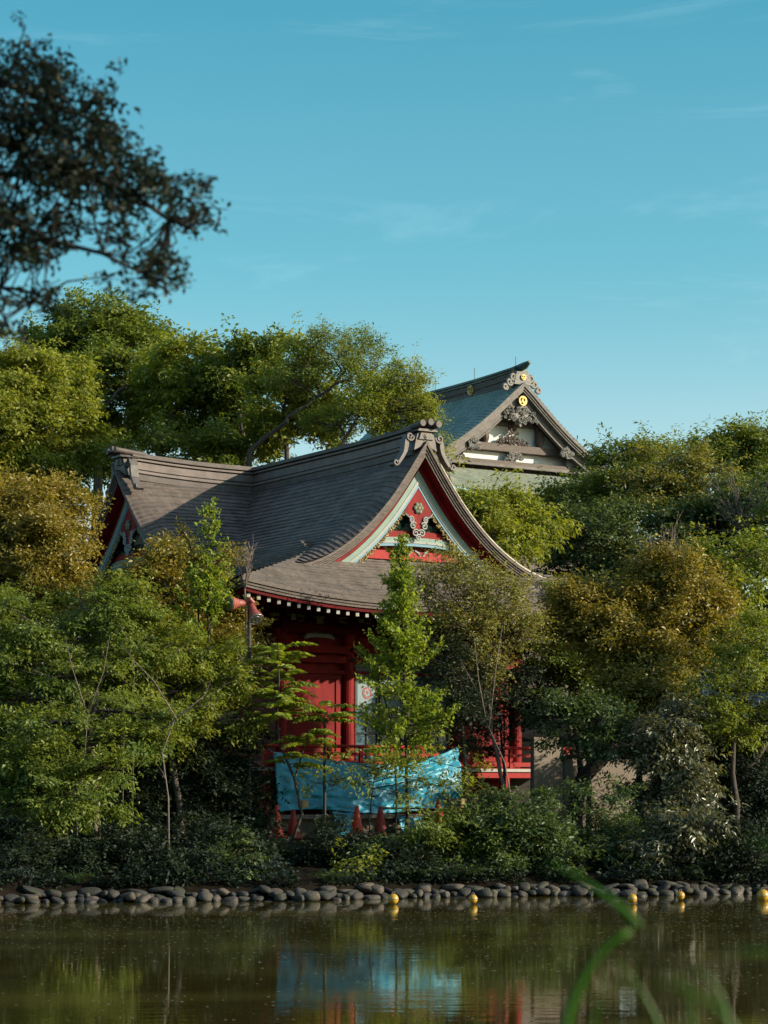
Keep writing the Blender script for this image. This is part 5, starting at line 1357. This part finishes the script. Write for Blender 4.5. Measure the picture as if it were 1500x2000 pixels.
# woods that carry on past both sides of the view
for (px_, D_, top_, w_, lf_, lab_, sd_) in ((1640, 64, 900, 110, 'broad', 'tall green tree beyond the right edge of the view, behind the grey roof', 94), (1820, 66, 860, 130, 'yellowgreen', 'yellow green tree in the woods past the right edge of the view', 95), (2060, 68, 880, 140, 'broad', 'farthest broad tree past the right edge of the view', 96), (1700, 58, 1180, 110, 'dark', 'dark lower tree past the right edge, beside the outbuilding', 97), (1930, 59, 1160, 130, 'dark', 'dark spreading tree far past the right edge', 98),
    (-170, 72, 700, 130, 'yellowgreen', 'yellow green tree past the left edge of the view', 99), (-190, 52, 1040, 120, 'broad', 'green tree on the bank past the left edge, beside the golden tree', 100), (-420, 66, 760, 150, 'broad', 'farthest green tree past the left edge of the view', 101)):
    tree('broadleaf_tree', lab_, 'tree', D_, px_, [(px_, top_ + 330), (px_ + 5, top_ + 190)], [(px_, top_ + 70, w_ * .8, 70, 0), (px_ - w_ * .6, top_ + 150, w_ * .6, 70, .5), (px_ + w_ * .6, top_ + 150, w_ * .6, 70, .5), (px_, top_ + 230, w_, 80, -.5), (px_ - w_ * .5, top_ + 330, w_ * .7, 80, 0), (px_ + w_ * .5, top_ + 330, w_ * .7, 80, 0)], 'layer' if sd_ % 2 else 'broad', lf_, group='woods past the edges of the view', trunk_r=.16, seed=sd_, dens=.8)
# low shrubs on the bank
GS = 'shrubs along the water edge'
for (bx, D, blobs, lf, lab, sd, st_, dn) in (
    (995, 44.8, [(960, 1590, 50, 36, 0), (1010, 1600, 56, 40, 0), (980, 1640, 70, 46, 0), (1040, 1640, 44, 46, 0), (930, 1650, 40, 40, .2), (1000, 1690, 70, 30, -.3)], 'dark', 'dense round dark green shrub below the right end of the railing', 51, 'bush', 1.1),
    (860, 44.4, [(860, 1620, 50, 20, 0), (890, 1640, 50, 22, 0), (830, 1650, 50, 24, 0), (870, 1680, 60, 26, 0)], 'maple', 'low shrub with sunlit yellow green sprays right of the cones', 52, 'maple', .9),
    (700, 44.2, [(640, 1665, 46, 20, 0), (690, 1680, 50, 20, 0), (620, 1690, 56, 20, 0), (720, 1695, 46, 20, -.2), (655, 1635, 26, 16, .2)], 'shade', 'spreading green shrub in front of the middle cones', 53, 'bush', .9),
    (700, 43.0, [(690, 1703, 26, 7, 0), (722, 1697, 18, 6, 0)], 'yellowgreen', 'small pale yellow green spray close above the stones at the centre', 54, 'maple', 1.0),
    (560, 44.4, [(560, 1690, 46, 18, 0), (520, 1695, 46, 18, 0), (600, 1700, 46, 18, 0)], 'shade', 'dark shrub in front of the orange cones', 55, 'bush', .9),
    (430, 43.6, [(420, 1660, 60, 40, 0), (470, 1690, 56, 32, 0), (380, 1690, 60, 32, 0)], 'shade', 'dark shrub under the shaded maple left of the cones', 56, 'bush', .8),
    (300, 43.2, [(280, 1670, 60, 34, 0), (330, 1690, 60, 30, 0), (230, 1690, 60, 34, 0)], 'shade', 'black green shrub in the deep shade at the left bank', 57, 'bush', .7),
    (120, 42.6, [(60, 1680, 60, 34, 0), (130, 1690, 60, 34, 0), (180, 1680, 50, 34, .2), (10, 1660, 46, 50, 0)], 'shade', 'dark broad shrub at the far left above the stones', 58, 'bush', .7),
    (1180, 45.6, [(1150, 1600, 46, 20, .2), (1200, 1630, 50, 22, 0), (1130, 1660, 56, 32, 0), (1200, 1680, 60, 28, 0), (1170, 1545, 36, 18, .5)], 'dark', 'green shrub in front of the tan plaster wall', 59, 'maple', .8),
    (1320, 44.8, [(1290, 1610, 50, 18, 0), (1350, 1605, 50, 16, 0), (1310, 1640, 40, 22, 0), (1275, 1660, 36, 30, 0), (1380, 1600, 30, 12, 0)], 'glossy', 'drooping pale glossy sprays over the water at the right', 60, 'gloss', .8),
    (1400, 44.9, [(1360, 1680, 50, 26, 0), (1420, 1690, 56, 26, 0), (1480, 1680, 50, 34, 0), (1450, 1640, 50, 26, .3)], 'shade', 'low ivy-like dark shrub behind the stones at the right', 61, 'bush', .7),
    (780, 43.8, [(770, 1690, 50, 24, 0), (820, 1700, 50, 20, 0)], 'shade', 'low dark tuft-like shrub at the foot of the slender tree', 62, 'bush', .8)):
    blobs = [(b_[0], b_[1] + 2, b_[2] * 1.12, b_[3] * 1.15) + tuple(b_[4:]) for b_ in blobs]
    tree('shrub', lab, 'shrub', D, bx, [(bx, blobs[0][1])], blobs, st_, lf, bark='barkdark', group=GS, trunk_r=.035, seed=sd, dens=dn)

for (px_, dd_, w_, lf, lab, sd) in ((40, .9, 90, 'shade', 'low black green ground shrub hanging over the leftmost stones', 81), (190, .8, 90, 'shade', 'low dark ground shrub over the stones under the leaning maple', 82), (340, .8, 90, 'shade', 'low dark ground shrub over the stones below the tall thin sapling', 83),
    (480, .9, 80, 'dark', 'low green ground shrub over the stones left of the orange cones', 84), (600, .8, 80, 'shade', 'low dark ground shrub over the stones below the orange cones', 85), (740, .9, 80, 'dark', 'low green ground shrub over the stones below the tarpaulin', 86),
    (880, .8, 80, 'shade', 'low dark ground shrub over the stones above the second buoy', 87), (1010, .9, 80, 'shade', 'low dark ground shrub in front of the dense round bush', 88), (1140, .9, 80, 'dark', 'low green ground shrub over the palest stones', 89), (1270, .8, 80, 'shade', 'low dark ground shrub below the drooping glossy sprays', 90), (1400, .9, 90, 'shade', 'low dark ground shrub over the stones near the right frame edge', 91)):
    D_ = 42.0
    if sd in (82, 85, 88, 90): continue
    for q_ in range(4): D_ = float(shore((px_ - 750) / FPX * D_)) + dd_
    yb_ = HOR + (HC - .45) * FPX / D_
    tree('ground_shrub', lab, 'shrub', D_, px_, [(px_, yb_ - 16)], [(px_ - w_ * .4, yb_ - 10, w_ * .4, 14, 0), (px_ + 10, yb_ - 16, w_ * .4, 18, .2), (px_ + w_ * (.2 if sd % 2 else -.3), yb_ - 36, w_ * .35, 20, .6)], ('gloss' if sd % 3 else 'maple'), lf, bark='barkdark', group='ground shrubs over the edge stones', trunk_r=.02, seed=sd, dens=.6)
# bare twiggy shrub against the eave corner, dead-looking
def twiggy(name, label, cat, D, base, top, spread, n, seed, barkm='barkpale', base_z=None):
    r_ = np.random.default_rng(seed); bx = (base[0] - 750) / FPX * D
    bz = float(ground_z(bx, D)) if base_z is None else base_z
    org = np.array((bx, D, bz)); rt = empty(name, org, 0, label, cat); m = MB()
    tp = P(top[0], top[1], D); start = P(base[0], base[1], D)
    m.tube([org, (org + start) / 2 + r_.normal(0, .05, 3), start], [.03, .024, .018], 6)
    for i in range(n):
        e = tp + r_.normal(0, 1, 3) * np.array((spread[0], .3, spread[1])); md = start * .5 + e * .5 + r_.normal(0, .06, 3)
        m.tube([start, md, e], [.014, .008, .004], 4)
        for q in range(5):
            t = r_.uniform(.3, .95); s = md * (1 - t) + e * t; e2 = s + (e - start) * .25 + r_.normal(0, .12, 3); m.tube([s, (s+e2)/2 + r_.normal(0, .02, 3), e2], [.006, .005, .003], 4)
    m.build('stem', MT[barkm], rt, off=org); return rt
twiggy('bare_shrub', 'leafless grey twigs sticking up at the left corner of the eave', 'shrub', 47.2, (478, 1150), (486, 1085), (.13, .16), 12, 3)
twiggy('bare_shrub', 'leafless pale twig tuft in the top of the right golden tree', 'shrub', 49.6, (1308, 1130), (1300, 1075), (.30, .22), 24, 4)
twiggy('bare_shrub', 'leafless branching grey brush among the dark woods at the right', 'shrub', 66, (1455, 1040), (1450, 985), (.6, .4), 26, 5, base_z=4.0)
0 and twiggy('bare_shrub', 'leafless grey brush low in the centre of the right trees', 'shrub', 44.3, (1180, 1345), (1150, 1325), (.28, .16), 22, 6)
def stake(px, y0, y1, D, label):
    a = P(px, y0, D); b = P(px + 4, y1, D); gz = float(ground_z(a[0], D)); m = MB()
    m.tube([(0, 0, 0), (float(b[0]-a[0]), 0, float(b[2]) - gz)], [.014, .012], 8)
    m.tube([(float(b[0]-a[0]), 0, float(b[2]) - gz), (float(b[0]-a[0]) + .003, 0, float(b[2]) - gz + .012)], [.0135, .008], 8)
    o = m.build('support_stake', MT['bark'], smooth=True); o.location = (a[0], D, gz); tag(o, label, 'stake')
stake(238, 1640, 1410, 43.2, 'pale upright support stake among the lower left maple sprays')
stake(258, 1500, 1290, 44.9, 'pale thin stake beside the forked stem in the left foliage')
def pole(px, y1, D, r, label, mt='black'):
    a = P(px, 1640, D); gz = float(ground_z(a[0], D)); h = float(P(px, y1, D)[2]) - gz; m = MB()
    m.tube([(0, 0, 0), (0, 0, h)], [r * 1.05, r], 12); m.tube([(0, 0, h), (0, 0, h + .03)], [r * 1.15, r * .6], 12); m.tube([(0, 0, 0), (0, 0, .05)], r * 1.5, 12)
    o = m.build('pole', MT[mt]); o.location = (a[0], D, gz); tag(o, label, 'pole')
pole(634, 1400, 47.3, .032, 'straight black pole standing in front of the left half of the tarpaulin')

# sapling with long compound leaves
def sapling():
    D = 46.2; rng = np.random.default_rng(77)
    bx = (566 - 750) / FPX * D; org = np.array((bx, D, float(ground_z(bx, D))))
    rt = empty('sapling', org, 0, 'young sapling with long pinnate leaves in front of the dark red wall', 'tree')
    st = [org, P(590, 1590, D), P(575, 1520, D), P(545, 1450, D), P(541, 1400, D), P(545, 1330, D), P(543, 1275, D)]
    tm = MB(); tm.tube(st, [.035, .032, .028, .024, .020, .014, .008], 8)
    tm.tube([P(575, 1520, D), P(600, 1440, D), P(640, 1390, D)], [.018, .014, .008], 6)
    pos = []; dr = []; nr = []; ln = []; tt = []
    fronds = []
    for (x, y, n) in ((543, 1278, 11), (545, 1310, 10), (543, 1350, 12), (541, 1390, 12), (600, 1440, 8), (640, 1392, 14), (565, 1480, 6)):
        for k in range(n):
            fronds.append((P(x, y + rng.uniform(-12, 22), D), rng.uniform(0, 2*math.pi), rng.uniform(.62, 1.05)))
    for s, az, L0 in fronds:
        d = np.array((math.cos(az), math.sin(az) * .8, .42 + rng.uniform(-.15, .3))); d /= np.linalg.norm(d)
        pts = []
        for k in range(9):
            t = k / 8; pts.append(s + d * L0 * t + np.array((0, 0, -.42 * L0 * t * t)))
        tm.tube(pts, [.007 - .0006 * k for k in range(9)], 4)
        for k in range(26):
            t = .12 + .88 * k / 25; i = min(7, int(t * 8)); f = t * 8 - i; p = pts[i] * (1 - f) + pts[i+1] * f
            ax = unit(pts[i+1] - pts[i]); sd = unit(np.cross(ax, (0, 0, 1.0)))
            for sg in (-1, 1):
                pos.append(p); dr.append(sd * sg * .85 + ax * .45 + np.array((0, 0, -.30)) + rng.normal(0, .10, 3)); nr.append(np.array((0, -.2, .8)) + rng.normal(0, .55, 3)); ln.append(.165 * math.sin(math.pi * min(1, .25 + .75 * t)) ** .6 * rng.uniform(.85, 1.1) + .02); tt.append(rng.uniform(.2, 1))
    tm.build('trunk', MT['bark'], rt, off=org, smooth=True)
    ln = np.array(ln); tt = np.array(tt)
    leaf_mesh('crown', np.array(pos), np.array(dr), np.array(nr), ln, ln * .34, tt, tt * .35 + .1, LM['bright'], rt, org)
sapling()
# undergrowth: ivy, litter and low leaves over the bank
def undergrowth():
    rng = np.random.default_rng(8); n = 34000
    x = rng.uniform(-9.5, 9.5, n); s = rng.uniform(.0, 1.0, n) ** 1.7 * 6.7 + .36; y = shore(x) + s
    z = ground_z(x, y) + np.abs(rng.normal(0, .11, n)) + .01
    pos = np.stack((x, y, z), 1); d = rng.normal(0, 1, (n, 3)) * np.array((1, 1, .4)); nr = np.array((0, -.25, 1.0)) + rng.normal(0, .4, (n, 3))
    patch = np.sin(x * 1.7 + 1.3 * np.sin(y * 1.1)) + np.sin(x * 4.1 + y * 2.3) * .7 + np.sin(y * 3.7 - x * .8) * .5
    keep = (patch > .05) | (s < .62) & (np.sin(x * 6.0) > -.4); pos, d, nr = pos[keep], d[keep], nr[keep]; n = len(pos)
    pos[:, 2] += np.maximum(0, patch[keep]) * .10 * rng.uniform(0, 1, n)
    tint = rng.uniform(0, 1, n); Ls = rng.uniform(.06, .14, n)
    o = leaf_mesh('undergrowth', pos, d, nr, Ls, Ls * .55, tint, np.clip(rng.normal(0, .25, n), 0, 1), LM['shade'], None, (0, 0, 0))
    tag(o, 'dark ivy and leaf litter covering the bank between the shrubs', 'undergrowth', kind='stuff')
undergrowth()
def grass_tuft(px, dd, n, L, label, seed):
    rng = np.random.default_rng(seed); D = 42.0
    for q in range(4): D = float(shore((px - 750) / FPX * D)) + dd
    x = (px - 750) / FPX * D; org = np.array((x, D, float(ground_z(x, D))))
    az = rng.uniform(0, 2 * math.pi, n); pos = org + np.stack((rng.normal(0, .07, n), rng.normal(0, .05, n), np.zeros(n)), 1); P_, D_, N_, L_ = [], [], [], []
    for i in range(n):
        h = np.array((math.cos(az[i]), math.sin(az[i]) - .3, 0)); l = L * rng.uniform(.6, 1.2); p = pos[i]; d = unit(h * .5 + np.array((0, 0, 1.0)))
        for k in range(4):
            P_.append(p); D_.append(d); N_.append(unit(h + np.array((0, 0, .3)))); L_.append(l / 3.2); p = p + d * l / 4; d = unit(d + h * .30 + np.array((0, 0, -.34)))
    o = leaf_mesh('grass_tuft', np.array(P_), np.array(D_), np.array(N_), np.array(L_), np.full(len(P_), .016), rng.uniform(0, 1, len(P_)), np.full(len(P_), .1), LM['dark'], None, org)
    o.location = org; tag(o, label, 'grass', 'grass tufts along the stone edge')
for a_ in ((150, .6, 70, .45, 'grass tuft drooping over the stones under the leaning maple', 1), (812, .55, 90, .55, 'long dark grass tuft over the stones below the tarpaulin right end', 2), (905, .6, 70, .5, 'grass tuft by the second buoy, behind the stones', 3), (640, .6, 60, .4, 'small grass tuft over the stones left of the first buoy', 4), (1110, .6, 70, .45, 'grass tuft above the palest stones at the right', 5), (1340, .55, 60, .4, 'grass tuft behind the stones near the fourth buoy', 6)): grass_tuft(*a_)
# bare pale forked stems showing through the left foliage
def bare_stems(base, D, runs, label, seed):
    rng = np.random.default_rng(seed); bx = (base - 750) / FPX * D; org = np.array((bx, D, float(ground_z(bx, D)))); rt = empty('bare_sapling', org, 0, label, 'tree')
    m = MB(); first = True
    for pts, r0 in runs:
        q = ([org] if first else []) + [P(x, y, D) + rng.normal(0, .02, 3) for x, y in pts]; first = False
        m.tube(q, [r0 * (1 - .75 * i / (len(q) - 1)) for i in range(len(q))], 6)
        for i in range(len(q) - 1):
            for k in range(2):
                t = rng.random(); s_ = q[i] * (1 - t) + q[i+1] * t; e = s_ + unit(q[i+1] - q[i]) * .12 + rng.normal(0, .12, 3) + np.array((0, 0, .05)); m.tube([s_, (s_ + e) / 2 + rng.normal(0, .02, 3), e], [r0 * .3, r0 * .2, .002], 4)
    m.build('trunk', MT['barkpale'], rt, off=org, smooth=True)
bare_stems(330, 42.9, [([(325, 1560), (318, 1470), (345, 1405)], .022), ([(345, 1405), (300, 1330), (262, 1292), (243, 1268)], .014), ([(318, 1425), (368, 1388), (398, 1352), (412, 1330)], .016), ([(368, 1388), (430, 1375)], .008)], 'bare pale forked stem showing in front of the left foliage', 3)
bare_stems(150, 42.8, [([(152, 1570), (165, 1470), (172, 1400)], .020), ([(172, 1400), (140, 1300), (125, 1245)], .012), ([(172, 1400), (205, 1310), (212, 1240)], .012)], 'bare grey twin stem rising through the far left foliage', 4)
bare_stems(1010, 46.0, [([(1000, 1560), (985, 1490), (955, 1420)], .024), ([(955, 1420), (935, 1330), (925, 1240)], .014), ([(955, 1420), (965, 1310), (985, 1220)], .014), ([(945, 1370), (900, 1290)], .009)], 'bare forked grey stems leaning left in front of the right red wall', 5)

# ------------------------------------------------------------------ near side: overhanging tree and reeds
def near_tree():
    D = 9.0; rng = np.random.default_rng(55)
    bx = -3.6; org = np.array((bx, D + .4, float(ground_z(bx, 3.0)) - .6))
    rt = empty('overhanging_tree', org, 0, 'dark leafy branches of a near tree reaching in from the upper left', 'tree')
    tm = MB()
    crown_top = org + np.array((.5, -.6, 5.2))
    tm.tube([org, org + np.array((.1, -.2, 1.8)), org + np.array((.3, -.4, 3.6)), crown_top], [.20, .17, .14, .09], 10)
    pos = []; dirs = []
    def limb(pts, r0):
        pts = [P(a, b, D + c) for a, b, c in pts]
        tm.tube([crown_top - np.array((.1, 0, 1.2))] + pts, [r0 * 1.6] + [r0 * (1 - .85 * i / len(pts)) for i in range(len(pts))], 7)
        return pts
    limbs = [limb([(-120, 250, .2), (40, 290, 0), (150, 330, 0), (260, 380, 0), (330, 430, 0)], .022),
             limb([(-150, 390, -.2), (0, 420, -.2), (100, 470, -.2), (200, 495, -.2), (290, 540, -.2)], .016),
             limb([(-120, 150, .3), (0, 160, .2), (100, 200, .2), (190, 240, .2)], .018),
             limb([(-100, 520, 0), (0, 560, 0), (60, 590, 0)], .010)]
    # outline of the leafy mass, read off the photograph
    clumps = []
    for (x, y, rx, ry, n) in ((30, 120, 50, 50, 46), (100, 150, 60, 45, 56), (20, 220, 70, 60, 80), (110, 240, 80, 60, 96), (190, 200, 34, 34, 26), (200, 270, 50, 46, 48), (60, 330, 90, 50, 96), (160, 350, 80, 46, 84), (250, 330, 46, 40, 40), (20, 420, 60, 50, 56), (110, 430, 60, 40, 40),
                              (240, 400, 40, 34, 28), (340, 380, 44, 40, 34), (385, 420, 26, 34, 18), (300, 350, 30, 26, 14), (60, 480, 70, 24, 34), (10, 500, 40, 30, 24), (230, 460, 36, 24, 18), (290, 500, 60, 34, 34), (300, 550, 36, 20, 14), (340, 520, 30, 14, 9), (70, 565, 24, 22, 12), (95, 590, 22, 14, 8), (5, 600, 24, 24, 10), (30, 640, 36, 14, 10), (195, 545, 12, 10, 5), (215, 150, 12, 14, 3), (415, 350, 16, 12, 4), (270, 575, 10, 8, 3), (-60, 200, 60, 120, 60), (-60, 400, 60, 110, 50)):
        for i in range(int(n * 1.0)):
            a = rng.normal(0, .46, 2); clumps.append(P(x + a[0] * rx, y + a[1] * ry, D + rng.normal(0, .22)))
    # more crown above and to the right of the frame: it shades these branches
    for i in range(900):
        p = np.array((rng.uniform(-1.0, 2.9), D + rng.uniform(-1.6, .6), rng.uniform(5.45, 7.2))); 
        clumps.append(p)
    limbs.append(limb([(0, -400, 0), (500, -420, -.4), (900, -420, -.6), (1300, -380, -.6)], .05))
    cl = np.array(clumps); allp = np.concatenate([np.array(l) for l in limbs])
    P_, D_, N_, T_ = [], [], [], []
    for c in cl:
        K = 9 if c[2] < 5.3 else 11
        az = rng.uniform(0, 2*math.pi); d = np.array((math.cos(az) + .35, math.sin(az), rng.normal(-.15, .35))); d = unit(d)
        tw = .10 if c[2] < 5.3 else .3
        if rng.random() < .35 and c[2] < 5.3:
            s = allp[np.argmin(np.linalg.norm(allp - c, axis=1))]; md = (s + c) / 2 + rng.normal(0, .03, 3) + np.array((0, 0, -.02)); tm.tube([s, md, c, c + d * tw], [.005, .004, .003, .0015], 4)
        for k in range(K):
            t = k / K; p = c + d * tw * t + rng.normal(0, .014 if c[2] < 5.3 else .06, 3)
            P_.append(p); D_.append(rng.normal(0, 1, 3) * np.array((1, 1, .6)) + np.array((.1, 0, -.45))); N_.append(np.array((0, 0, .8)) + rng.normal(0, .6, 3)); T_.append(rng.random())
    tm.build('trunk', MT['barkdark'], rt, off=org, smooth=True)
    P_ = np.array(P_); T_ = np.array(T_); big = P_[:, 2] > 5.3
    s = rng.uniform(.023, .040, len(P_)) * np.where(big, 2.6, 1)
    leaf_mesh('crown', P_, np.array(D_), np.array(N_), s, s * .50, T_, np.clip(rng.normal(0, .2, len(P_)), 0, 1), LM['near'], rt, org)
near_tree()

def reed(base, pts, D, w, label, mt='blade', name='reed_blade', fold=None):
    """a grass blade rising from the near bank and arching over"""
    q = [P(x, y, D + dz) for x, y, dz in pts]
    b = np.array((q[0][0] + base, q[0][1] - .05, float(ground_z(q[0][0], 3.0))))
    path = [b, b * .55 + q[0] * .45 + np.array((-.02, 0, 0))] + q
    m = MB()
    for path, tip0 in ((path, False),) + (((([P(x, y, D + dz) for x, y, dz in fold]), True),) if fold else ()):
        pa = np.array(path); rows = []
        cl_ = np.concatenate(([0], np.cumsum(np.linalg.norm(np.diff(pa, axis=0), axis=1)))); g_ = np.linspace(0, cl_[-1], 400)
        fp = np.stack([np.interp(g_, cl_, pa[:, c]) for c in range(3)], 1)
        hw_ = 18 if tip0 else 14
        pad = np.concatenate((np.repeat(fp[:1], hw_, 0) + (fp[0] - fp[1]) * np.arange(hw_, 0, -1)[:, None], fp, np.repeat(fp[-1:], hw_, 0) + (fp[-1] - fp[-2]) * np.arange(1, hw_ + 1)[:, None]))
        ker = np.hanning(2 * hw_ + 3)[1:-1]; ker /= ker.sum()
        fp = np.stack([np.convolve(pad[:, c], ker, 'valid') for c in range(3)], 1)
        tot = cl_[-1]
        for k in range(0, 400, 5):
            p = fp[k]; g = unit(fp[min(399, k + 2)] - fp[max(0, k - 2)])
            sd = unit(np.cross(g, np.array((.25, 1.0, .15)))); up = unit(np.cross(sd, g))
            left = tot * (1 - k / 399.0)
            end = min(1.0, left / .16 + .03) if not (fold and not tip0) else max(.6, min(1.0, left / .16))
            ww = w * min(1, (.5 if not tip0 else .6) + k / 120) * end
            rows.append([p - sd * ww * .5 + up * ww * .14, p, p + sd * ww * .5 + up * ww * .14])
        m.sheet(rows)
    o = m.build(name, MT[mt], smooth=True, off=b); o.location = b
    o.modifiers.new('thick', 'SOLIDIFY').thickness = .0008
    tag(o, label, 'grass', 'out of focus reeds on the near bank')
reed(-.05, [(1104, 1990, 0), (1128, 1930, 0), (1162, 1870, 0), (1202, 1830, 0), (1250, 1811, 0)], 3.2, .014, 'long blurred green reed blade folded back on itself in front of the sunlit stones', fold=[(1250, 1811, 0), (1205, 1768, 0), (1150, 1727, 0), (1100, 1697, 0), (1062, 1676, 0)])
reed(.02, [(1352, 1990, 0), (1350, 1940, 0), (1338, 1895, 0), (1310, 1876, 0)], 2.6, .010, 'short blurred green blade bent at its tip near the lower right')
reed(.25, [(1580, 1700, 0), (1540, 1660, 0), (1490, 1640, 0), (1425, 1634, 0)], 2.5, .010, 'blurred green blade entering from the right edge above the stones')
reed(.0, [(936, 2010, 0), (932, 1985, 0), (926, 1965, 0)], 2.7, .010, 'small blurred green blade tip at the bottom centre')
reed(.02, [(740, 2030, 0), (690, 1998, 0), (650, 1982, 0), (618, 1968, 0)], 2.7, .008, 'dull grey green blade tip low on the water left of the other reeds')
reed(.10, [(1440, 2010, 0), (1400, 1960, 0), (1330, 1925, 0), (1240, 1912, 0)], 2.4, .010, 'thin dim blade slanting across the lower right water')
reed(.25, [(1560, 1870, 0), (1500, 1858, 0), (1440, 1856, 0), (1370, 1862, 0)], 2.4, .010, 'thin dim blade reaching in level from the right over the dark water')
reed(.0, [(1150, 2030, 0), (1165, 1985, 0), (1178, 1930, 0), (1182, 1890, 0)], 2.9, .009, 'thin upright blade just right of the arching pale-tipped one')
reed(.03, [(1290, 2010, 0), (1262, 1950, 0), (1222, 1890, 0), (1185, 1858, 0)], 3.3, .010, 'thin dark blade crossing low behind the folded reed')
reed(.06, [(1425, 2010, 0), (1416, 1960, 0), (1392, 1912, 0), (1360, 1890, 0), (1322, 1886, 0)], 3.1, .011, 'dim green blade bowed to the left in the lower right corner')
print('LEAVES', NLEAF[0])
